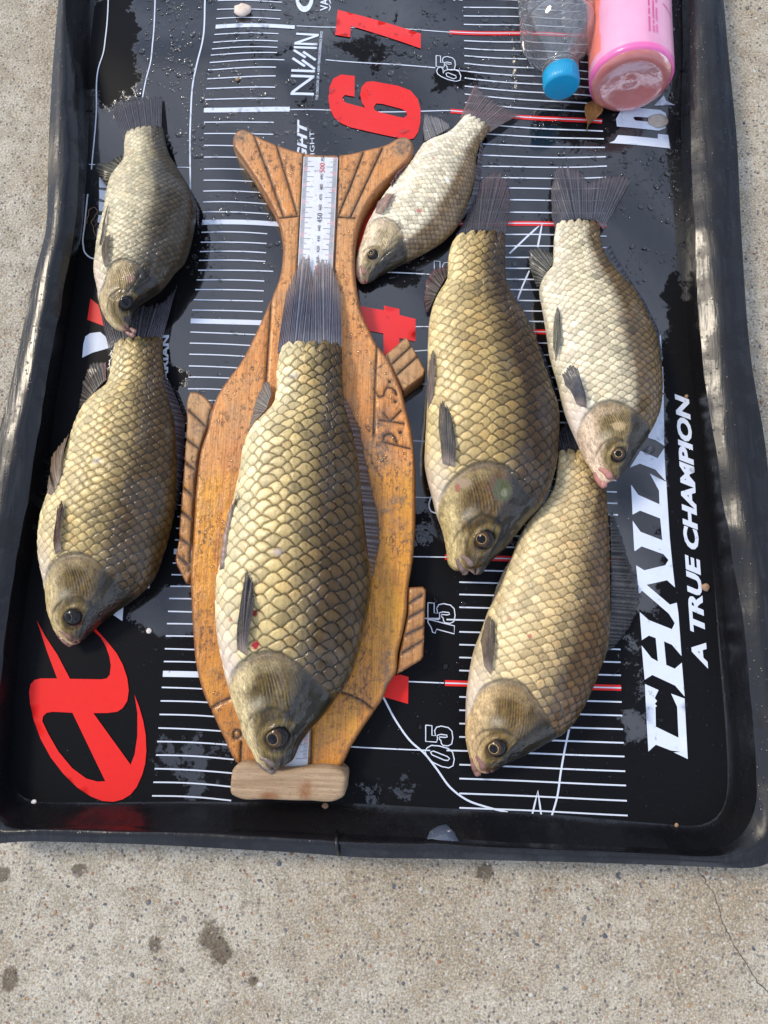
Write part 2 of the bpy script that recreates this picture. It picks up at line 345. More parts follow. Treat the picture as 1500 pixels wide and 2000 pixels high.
floor_e, fl_in, peak, outer = cols_
XL_, YL_ = fl_in[:, 0], fl_in[:, 1]
amp = (NZ(XL_ * 40, YL_ * 40) - .5)
fl_in[:, 2] += amp * .006; peak[:, 2] += (NZ(peak[:, 0] * 30 + 9, peak[:, 1] * 30) - .5) * .004
floor_e[:, 2] = wave(floor_e[:, 0], floor_e[:, 1])
foot = floor_e * .86 + fl_in * .14; foot[:, 2] = floor_e[:, 2] + .0012
strip1 = [floor_e, foot]
for t in (.35, .6, .85):
    r = floor_e * (1 - t) + fl_in * t; r[:, 2] = floor_e[:, 2] * (1 - t) + fl_in[:, 2] * t * t ** .25; strip1.append(r)
strip1.append(fl_in)
strip2 = [fl_in]                                            # flat flange, with a crisp fold where it leaves the wall
for t in (.25, .5, .75):
    q = fl_in * (1 - t) + peak * t; q[:, 2] += .0016 * math.sin(math.pi * t); strip2.append(q)
strip2.append(peak)
lip = outer + (outer - peak) * .02; q = peak * .45 + outer * .55; q[:, 2] += .0004; strip2 += [q, outer]
e1_ = outer + (outer - peak) * .05; e1_[:, 2] = outer[:, 2] - .0012
e2_ = outer.copy(); e2_[:, 2] -= .006; e3_ = outer * .85 + fl_in * .15; e3_[:, 2] = .014
e4_ = fl_in * .5 + floor_e * .5; e4_[:, 2] = GZ + .0005
strip3 = [outer, e1_, e2_, e3_, e4_]; rows = strip3
n = 420; V = []; F = []; k0 = 0
for st_ in (strip1, strip2, strip3):
    V += st_; F += [((k0 + r) * n + i, (k0 + r) * n + (i + 1) % n, (k0 + r + 1) * n + (i + 1) % n, (k0 + r + 1) * n + i) for r in range(len(st_) - 1) for i in range(n)]; k0 += len(st_)
V = np.vstack(V)
wl = mk('side_wall', V, F, MAT_WALL, TR)
ins = np.array([0, .375]); 
V2, F2 = tri_fill([floor_e[:, :2]], .0045, edge_step=.02)
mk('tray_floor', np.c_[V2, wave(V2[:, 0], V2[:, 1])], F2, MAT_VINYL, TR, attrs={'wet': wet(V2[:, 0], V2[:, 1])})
q = rows[-1]; V3, F3 = tri_fill([q[:, :2]], 1.0, edge_step=.02); mk('base_sheet', np.c_[V3, np.full(len(V3), GZ + .0008)], F3, MAT_WALL, TR)
# welded bead seam on the near rim
sp = ats([(656, 1626), (657, 1640), (659, 1656), (661, 1672)], .031); sp[:, 2] = (.025, .032, .035, .028)
def tube(name, P, r, mat, parent=None, seg=8, loc=None):
    P = np.asarray(P, float); rr = np.full(len(P), r) if np.isscalar(r) else np.asarray(r); V = []; 
    T = np.gradient(P, axis=0); T /= np.linalg.norm(T, axis=1)[:, None]; up = np.array([0, 0, 1.0]); 
    if abs(T[0] @ up) > .9: up = np.array([1.0, 0, 0])
    for p, t, r_ in zip(P, T, rr):
        a = np.cross(t, up); a /= np.linalg.norm(a); b = np.cross(a, t)
        for k in range(seg): V.append(p + r_ * (math.cos(6.2832 * k / seg) * a + math.sin(6.2832 * k / seg) * b))
    F = [(i * seg + k, i * seg + (k + 1) % seg, (i + 1) * seg + (k + 1) % seg, (i + 1) * seg + k) for i in range(len(P) - 1) for k in range(seg)]
    F += [list(range(seg))[::-1], [(len(P) - 1) * seg + k for k in range(seg)]]
    return mk(name, V, F, mat, parent, loc=loc)
tube('rim_seam', sp, .0013, MAT_WALL, TR)

# ---- printing on the tray floor
def decal(name, contours, mat, lift=.0004, spacing=.006, world=False):
    C = [c if world else ats(c)[:, :2] for c in contours]
    V, F = tri_fill(C, spacing)
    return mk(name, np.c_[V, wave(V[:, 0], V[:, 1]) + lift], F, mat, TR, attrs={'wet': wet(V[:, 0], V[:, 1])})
def ribbon(P, wd):
    P = np.asarray(P, float)[:, :2]; T = np.gradient(P, axis=0); T /= np.linalg.norm(T, axis=1)[:, None]; N = np.c_[-T[:, 1], T[:, 0]]
    return P + N * wd / 2, P - N * wd / 2
def line(name, pts, wd, mat=None, lift=.0004, curve=False, closed=False):
    P = ats(pts)[:, :2]
    if closed: P = np.vstack([P, P[:1]])
    P = dense(P, 60) if curve else split_edges(P, .008, False)
    A, B = ribbon(P, wd); n = len(P); V = np.vstack([A, B]); V = np.c_[V, wave(V[:, 0], V[:, 1]) + lift]
    F = [(i, n + i, n + i + 1, i + 1) for i in range(n - 1)]
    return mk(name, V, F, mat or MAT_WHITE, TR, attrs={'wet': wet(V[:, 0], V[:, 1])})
# left scale: printed bars every centimetre
ly = {73:4,72:22,71:41,70:58,69:74,68:90,67:103,66:115,65:129,64:143,63:159,62:177,61:197,60:217,59:240,58:262,57:285,56:308,55:331,54:353,53:374,52:395,51:414,50:434,49:453,48:472,47:490,46:507,45:526,44:545,43:564,42:584,41:604.5,40:626,39:648,38:670,37:692,36:715,35:737,34:760,33:782,17:1145,16:1169,15:1194,14:1218,13:1242,12:1267,11:1292,10:1316,1:1555}
lx = {73:426,70:423,65:412,60:399,55:399,50:395,45:386,40:372,33:367,10:318,1:296}
def itp(d, c): k = sorted(d); return float(np.interp(c, k, [d[q] for q in k]))
XE = at(538, 198)[0]; XE2 = at(567, 219)[0]; XE5 = at(558, 123)[0]
for c in range(1, 77):
    if c > 73: y = 4 - (c - 73) * 17.5
    else: y = itp(ly, c)
    a = at(itp(lx, c), y); xe = XE2 if c % 10 == 0 else XE5 if c % 5 == 0 else XE
    sl = -.008 if c > 66 else (.004 if c > 40 else -.004); b = (xe, a[1] - .001 + sl * (xe - a[0]) + (.0012 if 62 < c else 0))
    P = np.linspace(a[:2], b, 9); P[:, 1] += .0008 * np.sin(np.linspace(0, 3.14, 9)) * (1 if c % 3 else .6)
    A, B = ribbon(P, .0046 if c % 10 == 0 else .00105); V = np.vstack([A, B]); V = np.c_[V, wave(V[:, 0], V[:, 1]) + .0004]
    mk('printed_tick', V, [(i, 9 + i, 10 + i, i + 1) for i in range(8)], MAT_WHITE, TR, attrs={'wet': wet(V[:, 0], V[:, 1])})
ry = {75:-15,74:-1,73:15,72:32,71:49,70:65,69:82,68:97.5,67:112,66:127,65:139.5,64:155,63:170,62:185,61:201,60:217,59:240,58:259,57:280,56:302,55:324,54:347,53:367,52:390,51:414,50:437,49:458,48:480,47:502,46:523,45:544,44:564,43:585,42:605,41:625,40:645,39:667,38:690,37:712,20:1088,19:1113,18:1137,17:1161,16:1186,15:1210,14:1234,13:1259,12:1284,11:1309.5,10:1334,9:1361,8:1387,7:1413,6:1439,5:1465,4:1493,3:1520,2:1549,1:1577}
rl = {1:897,20:897,40:900,60:908,75:905}; rr = {1:1226,10:1215,20:1209,40:1192,49:1186,55:1185,60:1174,70:1158,75:1150}
dl = {1:16,10:10,20:8,30:5,40:3,48:1,54:-1,55:1,57:10,58:15,60:24,65:25,70:12,75:8}
for c in range(1, 76):
    y = itp(ry, c); d = itp(dl, c); ten = c % 10 == 0
    xl = itp(rl, c) - (28 if ten else 0) + (-25 if c % 5 == 0 and not ten else 0); xr = itp(rr, c)
    pts = [(xl + (xr - xl) * t, y + d * t + 1.5 * math.sin(3.14 * t) * (1 if 50 < c < 57 else 0)) for t in np.linspace(0, 1, 9)]
    if ten: line('printed_tick', pts, .0044, MAT_RED); line('printed_tick', pts, .0010, MAT_WHITE, .0007)
    else: line('printed_tick', pts, .00115)
for a in ([(580,55),(730,59),(880,65)], [(637,124),(750,130),(850,137)], [(566,219),(700,218),(880,216)], [(690,1459),(840,1465)], [(797,1331),(867,1334)], [(600,1455),(700,1459)], [(560,1205),(860,1208)], [(700,1085),(870,1088)], [(700,969),(875,972)], [(700,636),(870,640)], [(745,532),(880,541)], [(800,686),(840,684)], [(760,859),(850,861)], [(500,745),(880,750)]):
    line('printed_tick', a, .0009, lift=.0003)
# outlines of the printed frame, left, and the fish silhouette line, right
line('printed_line', [(213,-60),(213,0),(210,80),(206,110),(195,140),(187,220),(180,300),(178,330)], .0011, curve=True)
line('printed_line', [(304,-60),(303,0),(301,90),(297,130),(288,160),(279,195)], .0011, curve=True)
line('printed_line', [(403,-60),(401,0),(397,90),(387,130),(378,170),(373,230),(372,375)], .0014, curve=True)
line('printed_line', [(173,320),(240,321),(330,326),(372,328)], .0009)
line('printed_line', [(172,380),(167,440),(164,480),(168,496),(180,506),(200,508)], .0013, curve=True)
line('printed_line', [(748,1360),(775,1410),(802,1447),(830,1472),(852,1500),(880,1538),(912,1562),(950,1576),(992,1587)], .0014, curve=True)
line('printed_line', [(1112,1424),(1104,1460),(1096,1505),(1088,1560),(1078,1595)], .0014, curve=True)
line('printed_line', [(1040,1592),(1051,1545),(1058,1595)], .0013)
line('printed_line', [(995,495),(1030,462),(1059,436),(1050,483)], .0016); line('printed_line', [(1034,528),(1020,560),(1012,582),(1000,610)], .0014)
line('printed_line', [(843,968),(838,985),(842,998),(852,1002)], .0012, curve=True)
# red numerals
decal('printed_numeral', [zz([(780,65),(1265,213),(1265,305),(858,168),(853,237),(765,222)], 400, 0, 3)], MAT_RED, .0008)
decal('printed_numeral', [zz([(880,460),(800,455),(755,480),(733,530),(727,600),(735,650),(760,700),(800,730),(850,750),(1190,812),(1225,805),(1250,770),(1263,715),(1264,640),(1248,585),(1205,538),(1130,512),(985,487),(945,492),(920,520),(911,560),(920,605),(940,635),(830,612),(812,600),(808,583),(822,568),(878,575)], 400, 0, 3),
      zz([(990,630),(1005,608),(1040,610),(1150,637),(1180,652),(1186,672),(1165,688),(1020,655),(995,645)], 400, 0, 3)], MAT_RED, .0008)
decal('printed_numeral', [zz([(0,138),(240,185),(240,148),(360,178),(362,225),(487,258),(484,430),(360,402),(358,560),(235,525),(235,365),(100,340),(0,320)], 690, 560, 4)], MAT_RED, .0008)
decal('printed_numeral', [zz([(370,1070),(432,1088),(428,1297),(240,1243),(150,1220),(150,1100)], 690, 1050, 4)], MAT_RED, .0008)
decal('printed_numeral', [[(660,400),(775,335),(790,400),(740,480),(660,500)]], MAT_RED, .0008)
# red emblem
decal('printed_emblem', [zz([(243,205),(300,310),(380,430),(462,585),(660,589),(695,583),(715,560),(722,500),(712,440),(690,375),(655,315),(590,258),(625,262),(700,345),(760,420),(800,495),(828,580),(838,660),(828,730),(800,775),(765,800),(700,808),(612,808),(850,1145),(875,1080),(892,960),(893,810),(875,690),(905,770),(930,860),(946,950),(950,1060),(943,1140),(925,1210),(890,1290),(850,1340),(800,1370),(740,1385),(670,1378),(600,1350),(510,1290),(420,1200),(340,1095),(275,975),(230,850),(207,745),(201,670),(210,620),(235,592),(275,582),(380,582),(310,400)], 0, 1150, 3.333),
      zz([(287,860),(292,828),(315,805),(355,798),(480,805),(690,1250),(640,1252),(570,1232),(480,1165),(390,1055),(325,940)], 0, 1150, 3.333)], MAT_RED, .0008)
# white lettering up the right side
P2 = lambda L: zz(L, 1200, 1050, 4.444)
P1 = lambda L: zz(L, 1200, 640, 4.348)
decal('printed_letter', [P2([(272,1272),(390,1325),(358,1395),(378,1420),(360,1445),(378,1465),(365,1475),(370,1645),(565,1740),(550,1470),(497,1355),(612,1398),(645,1925),(525,1868),(582,1862),(500,1852),(370,1802),(305,1862)])], MAT_WHITE)
decal('printed_letter', [P2([(238,935),(270,1235),(335,1193),(530,1285),(612,1380),(585,1085),(525,1138),(452,1105),(430,900),(498,930),(582,1028),(553,650),(540,565),(480,582),(275,410),(455,370),(525,433)]) +
      P1([(490,1990),(470,1780),(440,1310),(300,1240),(378,1385),(382,1500),(200,1420),(140,1335),(150,1590),(215,1555),(388,1620),(405,1805),(218,1735),(150,1640),(163,1890)]) +
      P2([(172,120),(232,78),(425,145),(468,195),(440,240),(255,285),(183,242),(208,500),(235,460),(470,660),(522,742),(497,795),(295,715),(217,645),(240,890),(300,850),(358,872),(380,1075),(325,1045)])], MAT_WHITE)
decal('printed_letter', [P1([(132,1188),(215,1155),(345,1205),(435,1304),(420,1025),(365,1110),(220,1045)])], MAT_WHITE)
decal('printed_letter', [P1([(285,938),(345,955),(420,1005),(415,570),(360,575),(340,700),(300,820)])], MAT_WHITE)
decal('printed_letter', [P1([(412,330),(380,345),(380,560),(416,555)])], MAT_WHITE); decal('printed_letter', [P1([(398,55),(380,75),(382,272),(409,268)])], MAT_WHITE)
# numeral 10 upper right, partly under the pink bottle
Z4 = lambda L: zz(L, 990, 0, 4.286)
decal('printed_numeral', [Z4([(850,1208),(895,1190),(925,1145),(1260,1165),(1262,1125),(1350,1130),(1366,1243)])], MAT_WHITE)
decal('printed_numeral', [Z4([(905,1015),(915,1075),(1270,1098),(1325,1075),(1345,1015),(1328,950),(1280,925),(1050,915),(950,940)]), Z4([(1050,1000),(1070,1022),(1240,1030),(1250,1010),(1235,995),(1070,990)])], MAT_WHITE)
decal('printed_letter', [Z4([(1230,892),(1310,805),(1330,850),(1408,882)])], MAT_WHITE); decal('printed_letter', [Z4([(1310,75),(1358,72),(1315,108)])], MAT_WHITE)
# letters half hidden beside the fish, left edge
Z6 = lambda L: zz(L, 140, 300, 3.571)
for L in ([(190,160),(330,260),(330,240),(192,236)], [(192,252),(330,270),(330,350),(268,345),(195,315)], [(192,338),(300,352),(280,410),(195,405)], [(192,434),(270,440),(250,505),(185,485)], [(187,528),(260,560),(240,640),(178,626)]):
    decal('printed_letter', [Z6(L)], MAT_WHITE)
decal('printed_letter', [Z6([(72,1422),(80,1330),(95,1275),(130,1252),(200,1245),(235,1275),(258,1320),(275,1352),(140,1388)])], MAT_WHITE)
decal('printed_letter', [Z6([(135,1015),(190,1060),(240,1210),(110,1160)])], MAT_RED)
decal('printed_letter', [zz([(805,1110),(737,1170),(797,1210)], 0, 850, 3.333)], MAT_WHITE); decal('printed_letter', [zz([(915,972),(980,965),(975,997),(920,992)], 0, 850, 3.333)], MAT_WHITE)
# outlined half-decade numerals
def outl(contours, ox, oy, k, dx=0, dy=0):
    for c in contours: line('printed_numeral', [(ox + (x + dx) / k, oy + (y + dy) / k) for x, y in c], .0008, closed=True, lift=.0006)
five = [(583,508),(632,512),(632,588),(660,590),(652,552),(668,524),(705,516),(760,528),(788,556),(795,610),(786,655),(758,670),(718,666),(705,650),(702,628),(690,618),(690,600),(735,604),(752,600),(748,586),(700,580),(672,588),(676,612),(668,640),(583,634)]
one = [(582,640),(612,644),(790,690),(788,752),(650,715),(640,746),(620,740),(608,700),(585,664)]
zero = [(560,1670),(575,1640),(610,1620),(670,1625),(740,1645),(775,1675),(788,1730),(778,1780),(745,1796),(690,1785),(620,1752),(580,1715)]
outl([five, one], 690, 1050, 4); outl([five], 690, 1050, 4, -18, 955); outl([zero, [(602,1672),(625,1664),(735,1708),(751,1724),(740,1738),(712,1736),(615,1694)]], 690, 1050, 4)
outl([[(x * 1.18 - 545, y * 1.12 + 190) for x, y in five]], 830, 0, 6.667, 0, 0)
outl([[(150,960),(165,920),(205,905),(232,930),(238,985),(255,950),(300,935),(380,930),(440,955),(465,1010),(455,1065),(400,1080),(300,1060),(210,1025),(165,995)], [(270,985),(300,975),(400,1010),(405,1035),(370,1050),(285,1020)]], 830, 0, 6.667)
outl([[(x - 583) * 1.0 + 0, (y - 508) * 1.0] for x, y in five] and [[(x - 583, y - 508) for x, y in five]], 848, 512, 4.4)
outl([[(0,0),(40,4),(110,20),(112,60),(30,40),(24,62),(8,50)]], 884, -8, 6)
# small sponsor lettering
def tmesh(body, shear=0, bold=0, squash=1):
    cu = bpy.data.curves.new('t', 'FONT'); cu.body = body; cu.size = 1; cu.shear = shear; cu.offset = bold; cu.resolution_u = 3
    ob = bpy.data.objects.new('t', cu); COL.objects.link(ob); dg = bpy.context.evaluated_depsgraph_get(); me = bpy.data.meshes.new_from_object(ob.evaluated_get(dg))
    V = np.array([v.co[:] for v in me.vertices])[:, :2]; F = [list(p.vertices) for p in me.polygons]
    bpy.data.objects.remove(ob); bpy.data.curves.remove(cu); bpy.data.meshes.remove(me)
    return V, F
def textto(name, body, a, b, h, mat, parent, z, shear=0, bold=0, side=1, lift=None, attrs=True):
    """text running from pixel a to pixel b (its baseline), letter height h metres, on level z"""
    V, F = tmesh(body, shear, bold); mn, mxx = V.min(0), V.max(0); A, B = at(*a, z), at(*b, z); ex = (B - A)[:2]; Ln = np.linalg.norm(ex); ex /= Ln; ey = np.array([-ex[1], ex[0]]) * side
    U = A[:2] + np.outer((V[:, 0] - mn[0]) / (mxx[0] - mn[0]) * Ln, ex) + np.outer((V[:, 1] - 0) / .70 * h, ey)
    Z = wave(U[:, 0], U[:, 1]) + lift if lift is not None else np.full(len(U), z)
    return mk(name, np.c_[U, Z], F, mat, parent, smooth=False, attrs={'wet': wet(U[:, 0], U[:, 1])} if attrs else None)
textto('printed_lettering', 'A TRUE CHAMPION', (1381,1306), (1343,770), .0105, MAT_WHITE, TR, 0, .25, .045, lift=.0004)
textto('printed_lettering', 'THE CREATOR OF A NEW FISHING EXPERIENCE SINCE', (622,201), (631,66), .0023, MAT_WHITE, TR, 0, 0, .01, lift=.0004)
textto('printed_lettering', 'SUNLIGHT', (615,352), (614,259), .0042, MAT_WHITE, TR, 0, 0, 0, lift=.0004)
textto('printed_lettering', 'LIGHT', (598,346), (600,237), .0085, MAT_WHITE, TR, 0, .3, .03, lift=.0004)
textto('printed_lettering', 'VAR', (640,22), (641,-14), .0072, MAT_WHITE, TR, 0, 0, .02, lift=.0004)
textto('printed_lettering', 'VARIVAS', (646,24), (647,-70), .0018, MAT_WHITE, TR, 0, 0, .02, lift=.0004)
textto('printed_lettering', 'VARIAN', (327,765), (330,655), .0055, MAT_WHITE, TR, 0, 0, .04, lift=.0004)
ZN = lambda L: zz(L, 540, 0, 6.45)
for a in ([(188,1228),(478,1228)], [(205,1215),(470,1025)], [(195,1018),(485,1018)], [(200,953),(492,953)], [(215,800),(370,897)], [(332,818),(492,925)], [(230,695),(378,785)], [(346,712),(502,812)], [(230,657),(517,655)], [(236,606),(522,605)], [(250,600),(528,480)], [(257,469),(537,476)]):
    line('printed_letter', ZN(a), .0025)
th = np.linspace(0, 2 * np.pi, 40, endpoint=False)
decal('printed_emblem', [ZN([(352 + 112 * math.cos(t), -30 + 188 * math.sin(t)) for t in th]), ZN([(352 + 72 * math.cos(t), -52 + 132 * math.sin(t)) for t in th])], MAT_WHITE)

# ------------------------------------------------------------------ wooden measuring board
BT = .019
m = M('varnished_wood'); v = m.pos()
gr = m.noise(m.mapped((210, 6, 60)), 1, 7, .62, .5); gr2 = m.noise(m.mapped((900, 30, 200)), 1, 3, .6)
big = m.noise(v, 14, 4, .6); yy = m.n('SeparateXYZ', 1, Vector=v)
low = m.n('MapRange', Value=m.math('ADD', yy, m.math('MULTIPLY', m.math('SUBTRACT', m.noise(v, 30, 4), .5), .04)), From_Min=.275, From_Max=.255)   # the lower half is wet
dryc = m.mix(m.ramp(gr, [(.3, 0), (.7, 1)]), (.58, .20, .040), (.82, .35, .090)); wetc = m.mix(m.ramp(gr, [(.3, 0), (.72, 1)]), (.56, .20, .010), (.88, .40, .018))
c = m.mix(low, dryc, wetc)
c = m.mix(m.math('MULTIPLY', m.ramp(big, [(.42, 0), (.62, 1)]), .6), c, m.mix(low, (.56, .30, .12), (.40, .13, .01)))
worn = m.ramp(m.noise(v, 45, 6, .7), [(.50, 0), (.70, 1)])
fsp = m.ramp(m.noise(v, 620, 3, .8), [(.54, 0), (.64, 1)]); fsp2 = m.ramp(m.noise(v, 420, 2, .7), [(.57, 0), (.62, 1)]); c = m.mix(m.math('MULTIPLY', fsp2, .22), c, (.09, .04, .015)); c = m.mix(m.math('MULTIPLY', fsp, .22), c, (.16, .06, .012)); c = m.mix(m.math('MULTIPLY', m.ramp(gr2, [(.46, 0), (.66, 1)]), .55), c, (.24, .085, .02))
c = m.mix(m.math('MULTIPLY', worn, .52), c, m.mix(low, (.40, .24, .12), (.30, .15, .05)))
tail = m.n('MapRange', Value=yy, From_Min=.50, From_Max=.58)
c = m.mix(m.math('MULTIPLY', tail, .62), c, m.mix(m.ramp(m.noise(v, 30, 5), [(.4, 0), (.6, 1)]), (.43, .19, .07), (.48, .29, .14)))
c = m.mix(m.attr('fin'), c, m.mix(low, m.mix(m.ramp(gr, [(.3, 0), (.7, 1)]), (.33, .165, .06), (.55, .31, .13)), m.mix(m.ramp(gr, [(.3, 0), (.7, 1)]), (.26, .10, .025), (.52, .24, .055))))
sp = m.noise(m.mapped((260, 150, 260)), 1, 4, .8); spa = m.noise(v, 24, 4, .6)
c = m.mix(m.math('MULTIPLY', m.math('MULTIPLY', m.ramp(sp, [(.52, 0), (.60, 1)]), m.ramp(spa, [(.45, .08), (.62, .95)])), .8), c, (.045, .025, .012))
scr = m.ramp(m.vor(m.mapped((130, 55, 55), (0, 0, .6)), 1, 'DISTANCE_TO_EDGE'), [(.0, 1), (.035, 0)])
c = m.mix(m.math('MULTIPLY', m.math('MULTIPLY', scr, m.ramp(m.noise(v, 60, 3), [(.5, 0), (.62, 1)])), .6), c, (.06, .03, .015))
sp3 = m.ramp(m.vor(v, 95), [(.10, 1), (.17, 0)]); c = m.mix(m.math('MULTIPLY', m.math('MULTIPLY', sp3, m.ramp(m.noise(v, 35, 3), [(.52, 0), (.6, 1)])), .7), c, (.06, .04, .025))
c = m.mix(m.attr('groove'), c, (.028, .016, .010)); c = m.mix(m.math('MULTIPLY', m.attr('edge'), .7), c, (.17, .058, .016))
c = m.mix(m.math('MULTIPLY', m.attr('burn'), m.ramp(m.noise(v, 240, 4, .7), [(.4, .1), (.62, .9)])), c, (.10, .075, .06))
m.set('Base Color', c)
m.set('Roughness', m.n('MapRange', Value=m.math('ADD', m.math('MULTIPLY', gr, .2), m.math('SUBTRACT', .45, m.math('MULTIPLY', low, .25))), From_Min=0, From_Max=1))
m.set('Coat Weight', m.n('MapRange', Value=low, To_Min=.1, To_Max=.3)); m.set('Coat Roughness', .12)
h = m.math('ADD', m.math('MULTIPLY', gr2, .4), m.math('SUBTRACT', m.math('MULTIPLY', gr, .8), m.math('MULTIPLY', m.ramp(sp, [(.55, 0), (.65, 1)]), .9)))
m.set('Normal', m.bump(h, .45, .0009, m.bump(m.noise(v, 90, 5, .7), .35, .004))); MAT_WOOD = m.m
m = M('bare_wood'); v = m.pos(); gr = m.noise(m.mapped((18, 420, 120)), 1, 5, .6, .3)
c = m.mix(m.ramp(gr, [(.3, 0), (.7, 1)]), (.27, .175, .095), (.46, .335, .21))
c = m.mix(m.ramp(m.noise(m.mapped((60, 900, 300)), 1, 4, .75), [(.58, 0), (.66, .85)]), c, (.13, .08, .045)); c = m.mix(m.ramp(m.vor(m.mapped((160, 420, 100)), 1, 'DISTANCE_TO_EDGE'), [(0, .75), (.02, 0)]), c, (.16, .10, .06))
c = m.mix(m.math('MULTIPLY', m.attr('burn'), m.ramp(m.noise(v, 260, 4), [(.3, .4), (.6, 1)])), c, (.23, .095, .03))
c = m.mix(1, c, (.92, .87, .82), 'MULTIPLY'); m.set('Base Color', c); m.set('Roughness', .7); m.set('Normal', m.bump(gr, .6, .0014, m.bump(m.noise(v, 120, 4, .7), .3, .003))); MAT_BARE = m.m
BO = empty('measuring_board', (*at(600, 900)[:2], 0), 'fish-shaped varnished wooden measuring board with carved fins and steel ruler', 'board')
def slab(name, out_px, zt, mat, parent, grooves=(), fin=0, bevel=.0035, burn=(), z0=0, gdepth=.0016, gw=.0011, spacing=.0032, edgeb=None, rough=.0006):
    O = ats(out_px, zt)[:, :2]; O = dense(O, max(80, int(len(O) * 9)), True, 0) if len(O) > 12 else split_edges(O, .003)
    G = [ats(g_, zt)[:, :2] for g_ in grooves]; ex = []
    for g_ in G:
        P = split_edges(g_, .0016, False); A, B = ribbon(P, gw * 1.7); C_, D_ = ribbon(P, gw * .8); ex += list(P) + list(A) + list(B) + list(C_) + list(D_)
    # inset rings for the worn, rounded edge
    cen = O.mean(0); T = np.roll(O, -1, 0) - np.roll(O, 1, 0); T /= np.linalg.norm(T, axis=1)[:, None] + 1e-12; N = np.c_[-T[:, 1], T[:, 0]]
    if not inside(O, *(O[:1] + N[:1] * .001).T)[0]: N = -N
    for k in (.25, .55, 1.0):
        R = O + N * bevel * k; ok = inside(O, R[:, 0], R[:, 1]); ok &= polydist(R[:, 0], R[:, 1], O) > bevel * k * .8; ex += list(R[ok])
    exa = np.array(ex); ok = inside(O, exa[:, 0], exa[:, 1]) & (polydist(exa[:, 0], exa[:, 1], O) > .0005)
    V, F = tri_fill([O], spacing, exa[ok], edge_step=.004)
    X, Y = V.T; de = polydist(X, Y, O); ga = np.zeros(len(X))
    for g_ in G: ga = np.maximum(ga, np.clip(1.25 - polydist(X, Y, g_, False) / gw, 0, 1))
    t = np.clip(de / bevel, 0, 1); z = zt - bevel * (1 - np.sqrt(1 - (1 - t) ** 2)) * .85 - ga * gdepth + (NZ(X * 70, Y * 70) - .5) * rough
    bu = np.zeros(len(X))
    for (a, b, rx, ry) in burn:
        cx, cy = at(a, b, zt)[:2]; bu = np.maximum(bu, np.exp(-(((X - cx) / (rx / 2450)) ** 2 + ((Y - cy) / (ry / 2450)) ** 2) ** 2))
    # sides, from the rim of the top down to the tray
    b = np.where(de < 1e-5)[0]; ec = {}
    for f in F:
        for i in range(3):
            e = (f[i], f[(i + 1) % 3]); ec[e] = 1
    bd = [e for e in ec if (e[1], e[0]) not in ec]; nV = len(V); idx = {}; V3 = [tuple(p) for p in np.c_[V, z]]; side = []
    def low(i, k):
        if (i, k) not in idx:
            p = V3[i]; idx[(i, k)] = len(V3); V3.append((p[0], p[1], (z0 + .004) if k == 0 else z0))
        return idx[(i, k)]
    for a, c_ in bd: side += [(c_, a, low(a, 0), low(c_, 0)), (low(c_, 0), low(a, 0), low(a, 1), low(c_, 1))]
    nn = len(V3) - nV
    o = mk(name, V3, [list(f) for f in F] + side, mat, parent, attrs={'groove': np.r_[ga, np.zeros(nn)], 'fin': np.full(nV + nn, fin), 'edge': np.r_[(de < bevel * .6) * 1.0, np.ones(nn)], 'burn': np.r_[bu, np.zeros(nn)]})
    return o
body = [(455,286),(453,272),(458,258),(472,249.5),(488,255.5),(513,269),(540,280),(584,294),(639,301),(680,298),(715,290),(756,279),(783,265),(796,266),(807,278),(806,298),(775,335),(745,363),(720,395),(704,428),(696,460),(692,510),(697,564),(706,606),(721,642),(736,672),(752,691),(772,730),(785,762),(792,792),(805,847),(811,910),(812,972),(811,1035),(806,1095),(797,1150),(794,1200),(786,1240),(778,1272),(772,1318),(758,1338),(750,1360),(732,1388),(710,1420),(686,1458),(658,1503),(640,1506),(490,1504),(470,1498),(434,1439),(410,1387),(396,1356),(382,1304),(375,1235),(372,1180),(370,1120),(375,1054),(379,980),(385,916),(391,877),(404,838),(413,796),(424,769),(445,737),(468,707),(486,674),(500,645),(529,579),(544,543),(550,510),(550,465),(543,433),(532,406),(513,373),(491,337),(469,305)]
def arc(cx, cy, r, a0=0, a1=360, n=12): return [(cx + r * math.cos(math.radians(a0 + (a1 - a0) * i / n)), cy + r * math.sin(math.radians(a0 + (a1 - a0) * i / n))) for i in range(n + 1)]
q8 = lambda L: zz(L, 690, 560, 4)
gv = [[(495,261),(525,342),(554,424)], [(540,283),(560,350),(581,421)], [(546,425),(582,421)], [(710,296),(685,362),(660,422)], [(747,288),(716,355),(684,424)], [(659,423),(693,425)], [(530,572),(525,660),(519,752)], [(736,674),(732,760),(730,850)],
      [(664,1351),(690,1360),(714,1373),(731,1388)], [(410,1385),(428,1373),(450,1363)], [(471,1450),(469,1497)], [(608,1425),(606,1500)], [(593,296),(587,400),(582,500),(579,560)], [(661,300),(658,420),(653,520),(652,560)], arc(463, 1434, 8),
      q8([(160,790),(175,830),(205,862),(238,850),(246,815),(262,785),(300,788),(325,815),(338,842)]), q8([(213,1040),(300,1052),(398,1070)]), q8([(374,966),(330,1010),(288,1052)]), q8([(290,1052),(258,1012),(240,985)]), arc(782, 844, 2, n=5), arc(772, 784, 1.6, n=5), arc(761, 745, 1.5, n=5),
      q8([(228,1208),(330,1235),(446,1263)]), q8([(238,1210),(236,1175),(262,1150),(295,1147),(325,1172),(344,1236)])]
slab('board_body', body, BT, MAT_WOOD, BO, gv, burn=[(775,975,26,10),(750,993,24,12),(742,905,18,22),(785,285,24,26),(470,268,16,18),(748,1395,12,10),(755,1290,14,40),(760,1340,12,20),(745,850,25,60)])
